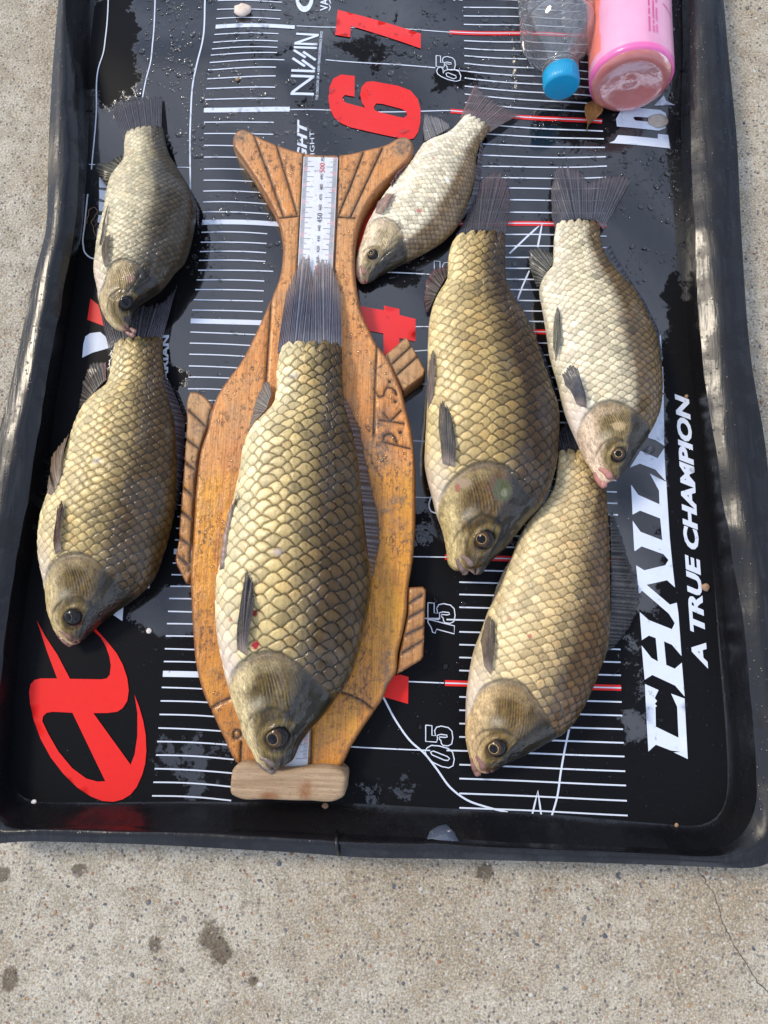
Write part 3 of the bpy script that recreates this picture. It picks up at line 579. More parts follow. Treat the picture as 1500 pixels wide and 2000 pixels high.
slab('carved_fin', [(371,764),(377,764),(414,794),(404,838),(391,877),(385,916),(379,980),(375,1054),(371,1130),(366,1140),(351,1117),(343,1100),(347,1058),(352,989),(357,930),(361,870),(364,824),(366,775)], BT - .0022, MAT_WOOD, BO,
     [[(368,801),(402,833)],[(362,857),(390,877)],[(360,902),(385,921)],[(358,953),(381,973)],[(353,999),(378,1018)],[(347,1049),(372,1065)],[(346,1086),(366,1102)],[(411,800),(402,838),(389,878),(383,916),(377,980),(373,1054),(369,1115)]], 1, .0022, burn=[(385,838,12,12)], gw=.0014)
slab('carved_fin', [(791,659),(797,661),(831,722),(827,734),(788,763),(772,735),(752,693)], BT - .001, MAT_WOOD, BO, [[(766,710),(805,674)],[(775,732),(816,695)],[(755,692),(772,731),(787,762)]], 1, .0016, gw=.0012)
slab('carved_fin', [(796,1147),(826,1145),(832,1152),(829,1230),(827,1282),(822,1290),(774,1318),(780,1272),(787,1240),(795,1200)], BT - .0015, MAT_WOOD, BO, [[(797,1180),(825,1162)],[(795,1208),(829,1190)],[(791,1241),(829,1223)],[(785,1276),(825,1252)],[(796,1150),(795,1200),(787,1240),(779,1275),(774,1312)]], 1, .0022, gw=.0014)
slab('stop_block', [(452,1506),(456,1500),(560,1502),(665,1505),(673,1511),(674,1540),(671,1556),(660,1563),(600,1565),(520,1563),(462,1559),(451,1553),(449,1530)], .030, MAT_BARE, BO, [], 0, .0035, burn=[(597,1546,12,18),(527,1556,18,9)], rough=.0012)
# steel ruler let into the board
m = M('steel'); v = m.pos(); sp = m.ramp(m.noise(v, 300, 4, .7), [(.56, 0), (.68, 1)]); bl = m.noise(v, 60, 4)
c = m.mix(m.math('MULTIPLY', m.ramp(bl, [(.45, 0), (.65, 1)]), .35), (.66, .67, .70), (.52, .51, .49)); c = m.mix(m.math('MULTIPLY', sp, .45), c, (.35, .29, .22))
m.set('Base Color', c); m.set('Metallic', .35); m.set('Roughness', .42); m.set('Normal', m.bump(m.noise(v, 300, 3), .08, .0006)); MAT_STEEL = m.m
MAT_INK = M('black_ink', Base_Color=(.035, .035, .04), Roughness=.5).m; MAT_INKR = M('red_ink', Base_Color=(.55, .05, .045), Roughness=.5).m
ZRU = BT + .0006
rc = ats([(593,306),(660,308),(600,1501),(530,1500)], ZRU)   # tl tr br bl
tl, tr, brr, bll = rc
V = [tl, tr, brr, bll] + [p - np.array([0, 0, .001]) for p in (tl, tr, brr, bll)]
RU = mk('ruler', V, [(3, 2, 1, 0), (0, 1, 5, 4), (1, 2, 6, 5), (2, 3, 7, 6), (3, 0, 4, 7)], MAT_STEEL, BO, smooth=False)
def rpt(mm, u):      # mm along the ruler (500 at px y=325), u across 0..1
    y500 = at(626, 325, ZRU)[1]; y400 = at(618, 528, ZRU)[1]; y = y500 + (mm - 500) / 100 * (y500 - y400)
    t = (y - bll[1]) / (tl[1] - bll[1]); L_ = bll + (tl - bll) * t; R_ = brr + (tr - brr) * t; return L_ + (R_ - L_) * u
V = []; F = []; Vr = []; Fr = []
for mm in list(range(396, 511)) + list(range(int(0), 42)):
    for sd_ in (0, 1):
        ln = .33 if mm % 10 == 0 else .22 if mm % 5 == 0 else .13
        a, b = (rpt(mm, .015), rpt(mm, ln)) if sd_ == 0 else (rpt(mm, 1 - ln), rpt(mm, .985))
        tv, tf = V, F; Vr += [(.55, .06, .05) if (mm // 4 + sd_) % 4 == 0 and mm % 10 else (.035, .035, .04)] * 4
        n0 = len(tv); dy = np.array([0, .00013, 0]); up = np.array([0, 0, .00025])
        for p in (a - dy, b - dy, b + dy, a + dy): tv.append(p + up)
        tf.append((n0, n0 + 1, n0 + 2, n0 + 3))
m = M('ruler_ink', Roughness=.5); m.set('Base Color', m.attr('Col', 'Color')); tag(mk('tick_marks', V, F, m.m, RU, smooth=False, col=Vr), kind='stuff')
def rnum(s_, mm, big, mat):
    V, F = tmesh(s_, 0, 0); mn, mx_ = V.min(0), V.max(0); hgt = .0044 if big else .0026; Ln = .0092 if big else .0056
    c = rpt(mm, .56); U = (V - mn) / (mx_ - mn); P = np.c_[c[0] + hgt * (1 - U[:, 1]) - hgt * .5, c[1] - Ln / 2 + U[:, 0] * Ln, np.full(len(V), ZRU + .0004)]
    mk('numeral', P, F, mat, RU, smooth=False)
for mm in range(400, 501, 10): rnum(str(mm), mm + (0 if mm != 500 else -1), mm % 50 == 0, MAT_INKR if mm % 100 == 0 else MAT_INK)
rnum('5', 508, False, MAT_INK); rnum('10', 10, False, MAT_INK); rnum('SMJ', 22, False, MAT_INK)

# ------------------------------------------------------------------ fish
m = M('fish_skin'); v = m.pos(); fn = m.noise(v, 900, 3, .7); mo = m.noise(v, 130, 4, .6)
c = m.mix(m.math('MULTIPLY', m.ramp(fn, [(.36, 1), (.47, 0)]), m.attr('speck')), m.attr('Col', 'Color'), (.05, .04, .02))
m.set('Base Color', c); m.set('Roughness', m.n('MapRange', Value=mo, From_Min=.3, From_Max=.7, To_Min=.26, To_Max=.42)); m.set('Specular IOR Level', .26)
m.set('Coat Weight', m.attr('wetc')); m.set('Coat Roughness', .07); m.set('Coat IOR', 1.5)
m.set('Normal', m.bump(mo, .12, .0015, m.bump(fn, .10, .0004))); m.p.inputs['Coat Normal'].default_value
nb = m.bump(m.noise(v, 140, 4, .6), .5, .003); m.t.links.new(nb, m.p.inputs['Coat Normal']); MAT_FISH = m.m
m = M('fin_membrane'); m.set('Base Color', m.attr('Col', 'Color')); m.set('Roughness', .32); m.set('Alpha', m.attr('alpha')); m.set('Coat Weight', .12); m.set('Coat Roughness', .1); m.set('Specular IOR Level', .3); MAT_FIN = m.m
m = M('fish_eye', Roughness=.12, Coat_Weight=1.0, Coat_Roughness=.03); m.set('Base Color', m.attr('Col', 'Color')); m.set('Specular IOR Level', .1); m.set('Coat Weight', .7); m.set('Coat IOR', 1.30); MAT_EYE = m.m
GRP = 'caught fish laid out on the measuring tray'
def lerp(a, b, t): return np.asarray(a) + (np.asarray(b) - np.asarray(a)) * t[..., None]
def fin(name, root, base, tip, rays, zb, zt, cdark=(.05, .05, .06), cray=(.16, .15, .17), alpha=.9, edge=None, rag=.035, nv=16, seed=0, tipc=None, talpha=None, curl=0.0, hf=None):
    """fan of rays between a base line and a tip line (pixels); zb / zt heights at base and tip (scalar or pair)"""
    r = np.random.default_rng(seed); rays = int(rays * 1.6); nu = rays * 5 + 1
    zb = np.linspace(*zb, nu) if np.ndim(zb) else np.full(nu, zb); zt = np.linspace(*zt, nu) if np.ndim(zt) else np.full(nu, zt)
    b = resample(np.array(base, float), nu); t = resample(np.array(tip, float), nu)
    if hf: zb = np.array([hf(p, z, .0014) for p, z in zip(b, zb)]); zt = np.array([hf(p, z, .0030) for p, z in zip(t, zt)])
    B = np.array([at(p[0], p[1], z) for p, z in zip(b, zb)]); T = np.array([at(p[0], p[1], z) for p, z in zip(t, zt)])
    jit = np.repeat(1 + r.uniform(-rag, rag * .4, rays + 1), 5)[:nu]; ph = np.arange(nu) / 5.0; ph = ph + .35 * np.sin(ph * 1.7 + seed) * np.sin(np.pi * np.arange(nu) / (nu - 1))
    notch = 1 - .06 * (np.abs(np.sin(np.pi * ph)) > .55) * r.uniform(.2, 1, nu)
    k = np.linspace(0, 1, nv)[:, None, None]; L = (jit * notch)[None, :, None]
    P = B[None] + (T - B)[None] * k * L
    bend = np.sin(k[:, 0, 0] * np.pi)[:, None] * curl
    rayp = np.abs(np.cos(np.pi * ph))[None] ** 3
    P[:, :, 2] += rayp * .0004 * np.minimum(1, 4 * k[:, :, 0]) * np.mean(np.linalg.norm(T - B, axis=1)) / .03 + bend
    if hf is not None: P[:, :, 2] += np.sin(k[:, :, 0] * np.pi) * .0032
    P[:, :, 2] += .0030 * (NZ(P[:, :, 0] * 120 + seed, P[:, :, 1] * 120) - .5) * k[:, :, 0]
    kk = np.repeat(k[:, :, 0], nu, 1); rr_ = np.repeat(rayp, nv, 0)
    seg = .5 + .5 * np.sign(np.sin(kk * 60 + r.uniform(0, 6, nu)[None])) 
    col = lerp(cdark, cray, rr_ * (.75 + .25 * seg) * (1 - .4 * kk)) * (.75 + .5 * NZ(P[:, :, 0] * 260, P[:, :, 1] * 260 + seed))[..., None]
    col = col * .78
    if hf: col = col + (np.array((.46, .36, .29)) - col) * (sstep(.30, .0, kk) * .7)[..., None]
    if tipc is not None: col = col + (np.array(tipc) - col) * (sstep(.45, 1, kk) * (.4 + .6 * rr_))[..., None]
    if edge is not None:
        e = np.clip(1 - np.minimum(np.arange(nu), 99) / 6, 0, 1)[None]; col = col + (np.array(edge) - col) * (e * np.ones_like(kk))[..., None]
    al = alpha * (.74 + .26 * rr_); al = al + ((talpha if talpha is not None else alpha * .8) - al) * sstep(.7, 1, kk) * (1 - .5 * rr_)
    j = np.arange(nv - 1)[:, None] * nu + np.arange(nu - 1)[None]; Q = np.stack([j, j + 1, j + nu + 1, j + nu], -1).reshape(-1, 4)
    o = mkgrid(name, P.reshape(-1, 3), Q, MAT_FIN, root, {'alpha': np.clip(al * .88, 0, 1).ravel()}, np.clip(col, 0, 1).reshape(-1, 3))
    md = o.modifiers.new('Solidify', 'SOLIDIFY'); md.thickness = .0003; md.offset = 0
    return o
def make_fish(d):
    nz = VNoise(d['seed']); r = np.random.default_rng(d['seed'])
    z0 = d.get('z0', .0005); zg = z0 + d.get('zc', .014)
    Bw = dense(ats(d['belly'], zg)[:, :2], 600, False, 6); Dw = dense(ats(d['dorsal'], zg)[:, :2], 600, False, 6)
    Lm = np.linalg.norm(np.diff((Bw + Dw) / 2, axis=0), axis=1).sum()
    NS = int(Lm / .00062); NT = int(np.linalg.norm(Bw - Dw, axis=1).max() * 1.22 / .00062)
    s = np.linspace(0, 1, NS) ** 1.0; ss = np.linspace(0, 1, 600)
    # denser first rows so the snout rounds off
    s = s + .012 * (np.cos(np.pi * np.clip(s / .1, 0, 1)) - 1) * 0
    Bi = np.stack([np.interp(s, ss, Bw[:, c]) for c in (0, 1)], 1); Di = np.stack([np.interp(s, ss, Dw[:, c]) for c in (0, 1)], 1)
    wd = np.linalg.norm(Bi - Di, axis=1)
    wsm = wd.copy()
    for _ in range(60): wsm[1:-1] = .25 * wsm[:-2] + .5 * wsm[1:-1] + .25 * wsm[2:]
    kk = d.get('fat', .39) * np.interp(s, [0, .05, .15, .3, .55, .8, 1], [.95, 1.0, 1.06, 1.02, .98, .80, .50]); kk = kk * np.interp(s, [0, .955, .985, 1], [1, 1, .75, .30])
    Th = kk * wsm * np.clip(s / .004, .25, 1); top = Th * .62; bot = Th * .38
    lift = np.interp(s, *d['lift']) if 'lift' in d else np.zeros(NS)
    zc = z0 + bot.max() * .55 + bot * .45 + lift
    th = np.linspace(-np.pi / 2, np.pi / 2, NT); t = np.sin(th) 
    mid = (Bi + Di) / 2; half = (Di - Bi) / 2
    XY = mid[:, None] + half[:, None] * t[None, :, None]
    pz = np.cos(th) ** .86
    Z = zc[:, None] + top[:, None] * pz[None]
    P = np.dstack([XY, Z])
    # surface lengths
    dv = np.linalg.norm(np.diff(P, axis=1), axis=2); vv = np.c_[np.zeros(NS), np.cumsum(dv, 1)]; vv = vv - vv[:, NT // 2:NT // 2 + 1]
    uu = np.r_[0, np.cumsum(np.linalg.norm(np.diff(mid, axis=0), axis=1))]
    S = np.repeat(s[:, None], NT, 1); Tt = np.repeat(t[None], NS, 0)
    # features located by where they show
    PX = proj(P)
    def find(p):
        k = np.argmin(((PX - np.array(p)) ** 2).sum(-1)); return np.unravel_index(k, (NS, NT))
    gi = [find(p) for p in d['gill']]; gs = np.array([s[i] for i, j in gi]); gt = np.array([t[j] for i, j in gi]); o_ = np.argsort(gt); gs = gs[o_]; gt = gt[o_]
    gt_ = np.r_[-1, gt, min(1, gt[-1] + .3), 1.0]; gs_ = np.r_[gs[0] * .80, gs, gs[-1] * .90, gs[-1] * .80]
    o_ = np.argsort(gt_, kind='stable'); sg = np.interp(t, gt_[o_], gs_[o_])
    for _ in range(25): sg[1:-1] = .25 * sg[:-2] + .5 * sg[1:-1] + .25 * sg[2:]
    SG = np.repeat(sg[None], NS, 0)
    ei, ej = find(d['eye']); es, et = s[ei], t[ej]
    # ---- scales
    sca = Lm * d.get('sc', .0400) * 1.20; du = sca * .31; A = 1.4
    shr = np.interp(s, [0, .5, .85, 1], [1.0, 1, .86, .74])[:, None]
    rowu = np.cumsum(np.r_[0, np.diff(uu)] / np.interp(s, [0, .5, .85, 1], [1.0, 1, .9, .78]))
    U = rowu[:, None] / du + .9 * (nz(S * 9, Tt * 3) - .5) + np.abs(Tt) ** 2 * .9
    W = vv / (sca * shr) + .5 * (nz(S * 7 + 40, Tt * 4 + 9) - .5) + .22 * np.sin(S * 5 + d['seed'])
    W = np.where(W < 0, -np.abs(W) ** 1.0 * (1 + .16 * np.clip(-Tt - .3, 0, 1)), W * (1 + .30 * np.clip(Tt - .3, 0, 1)))
    i0 = np.floor(U).astype(int); found = np.zeros(U.shape, bool); lu = np.zeros(U.shape); lw = np.zeros(U.shape); si = np.zeros(U.shape, int); sj = np.zeros(U.shape, int)
    prev = np.full(U.shape, 9.0)
    for k in (-2, -1, 0, 1, 2):
        i = i0 + k; off = .5 * (i % 2); jv = np.round(W - off); wl_ = W - off - jv
        hA = np.modf(np.abs(np.sin(i * 3.717 + jv * 9.13 + d['seed']) * 4375.85))[0]; E = i + A * (1 - np.abs(2 * wl_) ** 1.9) + .45 * (hA - .5); c_ = (U <= E) & ~found
        lu[c_] = (E - U)[c_]; lw[c_] = wl_[c_]; si[c_] = i[c_]; sj[c_] = jv.astype(int)[c_]; found |= c_
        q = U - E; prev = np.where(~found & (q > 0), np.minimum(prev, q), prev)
    hsh = np.modf(np.abs(np.sin(si * 12.9898 + sj * 78.233 + d['seed']) * 43758.5453))[0]; hs2 = np.modf(hsh * 57.31)[0]
    body = sstep(-.004, .012, S - SG); endt = 1 - sstep(.965, .998, S) * .6
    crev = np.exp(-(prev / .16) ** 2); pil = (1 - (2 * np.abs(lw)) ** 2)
    hgt = (.62 * np.clip(1 - lu / 2.7, 0, 1) + .38 * pil + .25 * np.sin(np.clip(lu / 2.2, 0, 1) * np.pi)) * sstep(0, .20, lu) * (1 - .35 * crev)
    hgt *= (.85 + .3 * hsh) * np.interp(np.abs(Tt), [0, .75, .97, 1], [1, .9, .4, .1])
    amp_s = .0023 * Lm / .3 * d.get('relief', 1)
    relief = amp_s * hgt * body * endt * (S > SG)
    # ---- head relief
    Hd = np.clip((SG - S) / np.maximum(SG, .01), 0, 1)                  # 0 at the gill edge .. 1 at the snout
    inh = (S <= SG)
    opb = Lm * .006
    relief = relief + inh * (opb * (.30 * sstep(0, .018, Hd) + .25 * sstep(.0, .15, Hd)) * np.interp(np.abs(Tt + .05), [0, .6, .9, 1], [1, .8, .15, 0]))
    pre_ = .40 + .10 * (Tt + .1) ** 2 - .06 * Tt                         # preopercle groove
    gro = (.4 + .9 * nz(S * 30, Tt * 9)) * np.exp(-((Hd - pre_ - .05 * (nz(S * 20 + 2, Tt * 6) - .5)) / .020) ** 2) * sstep(-.95, -.6, Tt) * sstep(.62, .35, Tt)
    relief -= gro * Lm * .0022 * inh
    fa0 = np.arctan2(Tt + .55, (Hd + .32) * 1.6); relief += inh * Lm * .0012 * np.sin(fa0 * 110 + 3 * nz(S * 40, Tt * 20)) * sstep(.04, .1, Hd) * sstep(.38, .3, Hd) * sstep(-.6, -.4, Tt) * sstep(.42, .2, Tt)
    ridge = np.exp(-((Tt - .36 + .25 * (Hd - .2)) / .05) ** 2) * sstep(.0, .1, Hd) * sstep(.7, .5, Hd); relief -= inh * ridge * Lm * .0028
    relief += inh * Lm * .003 * np.exp(-((Hd - .58) / .06) ** 2 - ((Tt + .15) / .3) ** 2)
    relief += inh * Lm * .003 * np.exp(-((Hd - .22) / .12) ** 2 - ((Tt + .05) / .45) ** 2)
    eu = (uu[:, None] - uu[ei]); ev = vv - vv[ei, ej]; er = .96 * d['er'] / FPX * (CL[2] - P[ei, ej, 2]); ed = np.hypot(eu, ev) / er
    relief += er * (.16 * np.exp(-((ed - 1.14) / .18) ** 2) - .10 * np.exp(-(ed / .8) ** 4))
    # cheek wrinkles, nape dimples
    relief += inh * Lm * (.0026 * (nz(S * 60, Tt * 9) - .5) + .0022 * (nz(S * 130 + 4, Tt * 26) - .5) * sstep(.3, .45, Hd)) * sstep(.05, .3, Hd)
    # mouth
    ml = .16; mouth = np.exp(-((Tt + .30 - .9 * np.clip(S / .03, 0, 1) * .25) / .13) ** 2) * sstep(d.get('gape', .032), d.get('gape', .032) * .6, S)
    relief -= mouth * Lm * .004
    lips = sstep(.045, .012, S); relief += Lm * .0018 * np.exp(-((S - .022) / .010) ** 2) * (1 - mouth)
    nos = np.exp(-((S - es * .56) / .010) ** 2 - ((Tt - et - .22) / .10) ** 2); relief -= nos * Lm * .0022
    # bodily unevenness
    relief += Lm * .004 * (nz(S * 5 + 3, Tt * 2.2) - .5) * (1 - np.abs(Tt) ** 3)
    # normals
    gu = np.gradient(P, axis=0); gv_ = np.gradient(P, axis=1); Nn = np.cross(gv_, gu); Nn /= np.linalg.norm(Nn, axis=2)[..., None] + 1e-12
    Nn[Nn[..., 2] < 0] *= -1
    Nn[:2] = (0, 0, 1); edge_f = np.interp(np.abs(Tt), [0, .96, 1], [1, .8, .0])
    P = P + Nn * (relief * edge_f * np.clip(S / .01, 0, 1))[..., None]
    # scalloped hind edge where the scales end
    dr = mid[-1] - mid[-12]; dr = dr / np.linalg.norm(dr); sc_e = (.0045 * np.abs(np.cos(np.pi * vv[-1] / (sca * .62))) ** .6 + .003 * (nz(t * 9, t * 0 + 4) - .5)) * (1 - np.abs(t) ** 6) * Lm / .3
    P[..., :2] += (sstep(.93, 1, S) * sc_e[None])[..., None] * dr
    # ---- colours
    pb, pf, pd = [np.array(c) * np.array((1.03, .975, d.get('bl', .79))) for c in d['pal']]; pd = pd * np.array((.72, .62, .56)); pf = pf * 1.02
    tt = Tt + .28 * (nz(S * 6, Tt * 5 + 70) - .5) + d.get('tshift', 0) - .12 * sstep(.6, 1, S)
    base = lerp(pb, pf, sstep(-.92, -.12, tt)); base = base + (pd - base) * sstep(d.get('d0', -.22), .52, tt)[..., None]
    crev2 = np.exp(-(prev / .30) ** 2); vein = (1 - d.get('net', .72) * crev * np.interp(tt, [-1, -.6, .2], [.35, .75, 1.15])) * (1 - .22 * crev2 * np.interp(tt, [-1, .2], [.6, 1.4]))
    rim = 1 + d.get('rim', .10) * np.exp(-((lu - .22) / .14) ** 2) - .22 * np.exp(-(lu / .09) ** 2)
    root_d = 1 - .28 * sstep(.9, 2.3, lu)
    cen = 1 + .30 * sstep(.1, .6, tt) * np.exp(-((lu - .8) / .45) ** 2 - (lw / .28) ** 2)
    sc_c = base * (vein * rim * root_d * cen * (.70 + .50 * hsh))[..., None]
    tint = np.where(hs2[..., None] > .9, np.array((1.06, .99, .93)), np.where(hs2[..., None] < .07, np.array((1.12, 1.12, 1.16)), 1.0))
    dk = np.where((np.modf(hsh * 91.7)[0] < .10) & (Tt > -.1), .68, 1.0)[..., None]; sc_c = sc_c * tint * dk
    lat = np.exp(-((W - (.1 + .5 * (si % 2)) * 0 - np.round(W[:, NT // 2])[:, None] - .5 * (si % 2)) / .05) ** 2) * (np.abs(lu - .75) < .35); sc_c = sc_c * (1 - .3 * lat)[..., None]
    # fan streaks on each scale
    sc_c = sc_c * (1 - .10 * (np.sin(lw * 46 / (1 + lu)) > .4))[..., None]
    # head
    hp = [np.array(c) * np.array((1.04, .94, d.get('bl', .70) - .04)) * kq for kq, c in zip((.85, d.get('hk', .62), .6), d.get('headc', ((.58, .49, .35), (.21, .145, .052), (.024, .020, .013))))]
    hc = lerp(hp[0], hp[1], sstep(-.72, -.30, Tt + .3 * (nz(S * 30, Tt * 6) - .5))); hc = hc + (np.array(hp[2]) - hc) * sstep(.04, .42, Tt + .35 * (nz(S * 22 + 8, Tt * 7) - .5))[..., None]
    hc = hc + (np.array(hp[1]) * 1.55 - hc) * (np.exp(-((Hd - .24) / .10) ** 2 - ((Tt - .02) / .24) ** 2) * (.35 + .65 * nz(S * 25 + 3, Tt * 8)))[..., None]
    fanang = np.arctan2(Tt + .55, (Hd + .32) * 1.6); stre = .5 + .5 * np.sin(fanang * 120 + 3 * nz(S * 40, Tt * 20))
    opc = sstep(.03, .08, Hd) * sstep(.40, .33, Hd) * sstep(-.62, -.4, Tt) * sstep(.5, .25, Tt)
    hc = hc * (1 - 1.15 * (stre * opc * nz(S * 30, Tt * 12))[..., None])
    hc = hc * (1 - .75 * np.clip(gro, 0, 1.2))[..., None] * (1 - .55 * ridge)[..., None]; hc = hc * (.45 + 1.1 * nz(S * 70, Tt * 18))[..., None]; ck_ = sstep(.38, .46, Hd) * sstep(-.6, -.2, Tt); hc = hc * (1 - .35 * ck_)[..., None]; hc = hc * (1 - .45 * ck_ * sstep(.35, .65, nz(S * 45 + 9, Tt * 14)))[..., None]
    gedge = np.exp(-(Hd / .045) ** 2); hc = hc + (np.array((.34, .27, .20)) * (.6 + .4 * nz(S * 50, Tt * 9))[..., None] - hc) * (.45 * gedge * sstep(.45, -.2, Tt))[..., None]
    pal_ = sstep(.02, .06, Hd) * sstep(.16, .09, Hd - .10 * np.clip(-Tt - .2, 0, 1)) * sstep(.15, -.15, Tt) * sstep(-.8, -.55, Tt); hc = hc + (np.array(hp[0]) * .95 - hc) * (.42 * pal_ * (.4 + .9 * nz(S * 40 + 1, Tt * 12)).clip(0, 1))[..., None]
    low_ = np.exp(-((Hd - .36) / .05) ** 2 - ((Tt + .38) / .16) ** 2); hc = hc + (np.array((.55, .48, .34)) - hc) * (.5 * low_)[..., None]
    sub_ = np.exp(-((ed - 1.75 - .25 * (nz(S * 40, Tt * 12) - .5)) / .10) ** 2) * (Tt < et + .1) * (S > es - .02); hc = hc * (1 - .5 * sub_)[..., None]
    lipc = np.array(d.get('lipc', (.36, .17, .14))); hc = hc + (lipc - hc) * (lips * sstep(.55, .1, Tt) * .8)[..., None]
    hc = hc * (.55 + .9 * nz(S * 240, Tt * 75, 2))[..., None] * (1 - .35 * (nz(S * 420, Tt * 130, 1) > .80))[..., None]
    hc = hc * (1 - .85 * mouth)[..., None] * (1 - .7 * nos)[..., None]
    hc = hc * (1 - .5 * np.exp(-((ed - 1.02) / .14) ** 2))[..., None]
    halo = np.exp(-((ed - 1.45) / .30) ** 2) * (Tt < et + .35); hc = hc + (np.array((.42, .29, .085)) - hc) * (halo * .5 * nz(S * 90, Tt * 25))[..., None]
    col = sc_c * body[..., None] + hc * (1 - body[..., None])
    # breast: smooth pale skin behind the throat
    br = sstep(-.52, -.80, Tt) * sstep(.42, .24, S) * body; col = col + (np.array(d.get('breast', (.66, .54, .43))) * (.75 + .4 * nz(S * 60, Tt * 30))[..., None] - col) * (br * .8)[..., None]
    # dark gill slit behind the cover
    slit = np.exp(-((S - SG - .006) / .005) ** 2) * sstep(.6, .2, Tt) * sstep(-.95, -.7, Tt); col = col * (1 - .6 * slit)[..., None]
    for (px, py, rx, ry, cc, st_) in d.get('spots', ()):
        i, j = find((px, py)); rxm = rx / FPX * .5; q = np.exp(-(((P[..., 0] - P[i, j, 0]) / (rxm)) ** 2 + ((P[..., 1] - P[i, j, 1]) / (ry / FPX * .5)) ** 2) ** 1) + .55 * (nz(S * 330, Tt * 110) - .5); q = sstep(.36, .62, q); col = col + (np.array(cc) - col) * (q * st_)[..., None]
    col = np.clip(col, .004, .9)
    wetc = np.clip(.06 + .20 * sstep(.25, -.15, Tt) * body + 1.0 * sstep(.49, .55, nz(S * 34 + 7, Tt * 9, 4)) * sstep(-.35, .2, Tt) * sstep(.40, .22, S) + .45 * sstep(.45, .62, nz(S * 12 + 20, Tt * 4)) * sstep(-.2, .4, Tt), 0, .8)
    speck = np.clip(np.interp(tt, [-1, -.4, .3, 1], [.0, .25, .55, .5]) * d.get('spk', 1), 0, 1)
    # ---- underside
    NB = 14; tb = np.sin(np.linspace(-np.pi / 2, np.pi / 2, NB + 2)[1:-1]); XYb = mid[:, None] + half[:, None] * tb[None, :, None]; Zb = zc[:, None] - bot[:, None] * (1 - tb[None] ** 2) ** .5
    Pb = np.dstack([XYb, Zb]); nt_ = NS * NT
    top_i = np.arange(nt_).reshape(NS, NT); bot_i = nt_ + np.arange(NS * NB).reshape(NS, NB)
    und = np.c_[top_i[:, :1], bot_i, top_i[:, -1:]]
    q1 = np.stack([top_i[:-1, :-1], top_i[1:, :-1], top_i[1:, 1:], top_i[:-1, 1:]], -1).reshape(-1, 4)[:, ::-1]
    q2 = np.stack([und[:-1, :-1], und[:-1, 1:], und[1:, 1:], und[1:, :-1]], -1).reshape(-1, 4)[:, ::-1]
    if np.cross(np.r_[gu[NS//2, NT//2]], gv_[NS//2, NT//2])[2] < 0: pass
    else: q1 = q1[:, ::-1]; q2 = q2[:, ::-1]
    capt = np.r_[top_i[-1], bot_i[-1][::-1]]; caps = np.r_[top_i[0], bot_i[0][::-1]]
    root = empty('carp', (mid[NS // 2, 0], mid[NS // 2, 1], z0), d['label'], 'fish', GRP)
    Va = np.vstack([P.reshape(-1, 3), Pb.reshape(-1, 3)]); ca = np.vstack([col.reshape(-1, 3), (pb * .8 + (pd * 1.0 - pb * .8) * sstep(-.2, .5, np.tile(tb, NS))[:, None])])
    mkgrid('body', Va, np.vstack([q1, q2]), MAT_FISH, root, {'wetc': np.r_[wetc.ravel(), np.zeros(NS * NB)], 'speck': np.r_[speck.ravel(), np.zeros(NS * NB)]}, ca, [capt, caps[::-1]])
    # ---- eye
    c0 = P[ei, ej]; nrm = Nn[ei, ej] * .75 + np.array([0, 0, .25]); nrm /= np.linalg.norm(nrm); e1 = np.cross(nrm, (0, 1, 0)); e1 /= np.linalg.norm(e1); e2 = np.cross(nrm, e1)
    EV = []; EC = []; na, nb = 40, 26
    lk = np.array(d.get('look', (-.22, .05)))
    for b in range(nb + 1):
        a = math.pi / 2 * b / nb
        for k in range(na):
            ph = 2 * math.pi * k / na; x, y, z = math.cos(a) * math.cos(ph), math.cos(a) * math.sin(ph), math.sin(a)
            EV.append(c0 - nrm * er * .12 + er * (1.05 * x * e1 + 1.05 * y * e2 + .74 * z * nrm))
            wv = er * (x * e1 + y * e2); rr_ = math.hypot(wv[0] / er - lk[0], wv[1] / er - lk[1])
            EC.append((.003, .003, .004) if rr_ < .42 else d.get('ring', (.50, .36, .16)) if rr_ < .47 else d.get('iris', (.060, .032, .014)) if rr_ < .74 else (.012, .011, .011))
    EF = [(b * na + k, b * na + (k + 1) % na, (b + 1) * na + (k + 1) % na, (b + 1) * na + k) for b in range(nb) for k in range(na)]
    mk('eye', EV, EF, MAT_EYE, root, col=EC)
    # ---- lips
    if 'mouth' in d:
        tp, cn = [np.array(q, float) for q in d['mouth'][:2]]; gap, lr = d['mouth'][2:4]; ax_ = (tp - cn); ln_ = np.linalg.norm(ax_); ax_ /= ln_; nv_ = np.array([-ax_[1], ax_[0]]) * (1 if d.get('mflip', 1) > 0 else -1)
        zt_ = float(zc[0] + top[4] * .5)
        for sg_, nm_ in ((1, 'upper_lip'), (-1, 'lower_lip')):
            pts = []; rad_ = []
            for k_ in np.linspace(0, 1, 14):
                q = cn + ax_ * ln_ * k_ * (1.08 if sg_ > 0 else 1.0) + nv_ * sg_ * (gap * k_ + lr * .75) + nv_ * sg_ * lr * .5 * math.sin(k_ * 3.1)
                i_, j_ = find(q); pts.append(at(q[0], q[1], max(zt_, P[i_, j_, 2]) - .0008 if k_ < .8 else zt_ + .0004)); rad_.append(lr / 2500 * (.55 + .6 * k_) * (1 if k_ < .93 else .75))
            nseg = 10; Vt = []; Tn = np.gradient(np.array(pts), axis=0); Tn /= np.linalg.norm(Tn, axis=1)[:, None]
            for p_, t_, r_ in zip(pts, Tn, rad_):
                a_ = np.cross(t_, (0, 0, 1)); a_ /= np.linalg.norm(a_); b_ = np.cross(a_, t_)
                for kq in range(nseg): Vt.append(p_ + r_ * (1.15 * math.cos(6.2832 * kq / nseg) * a_ + math.sin(6.2832 * kq / nseg) * b_))
            Vt.append(pts[-1] + Tn[-1] * rad_[-1] * .7); L_ = len(pts)
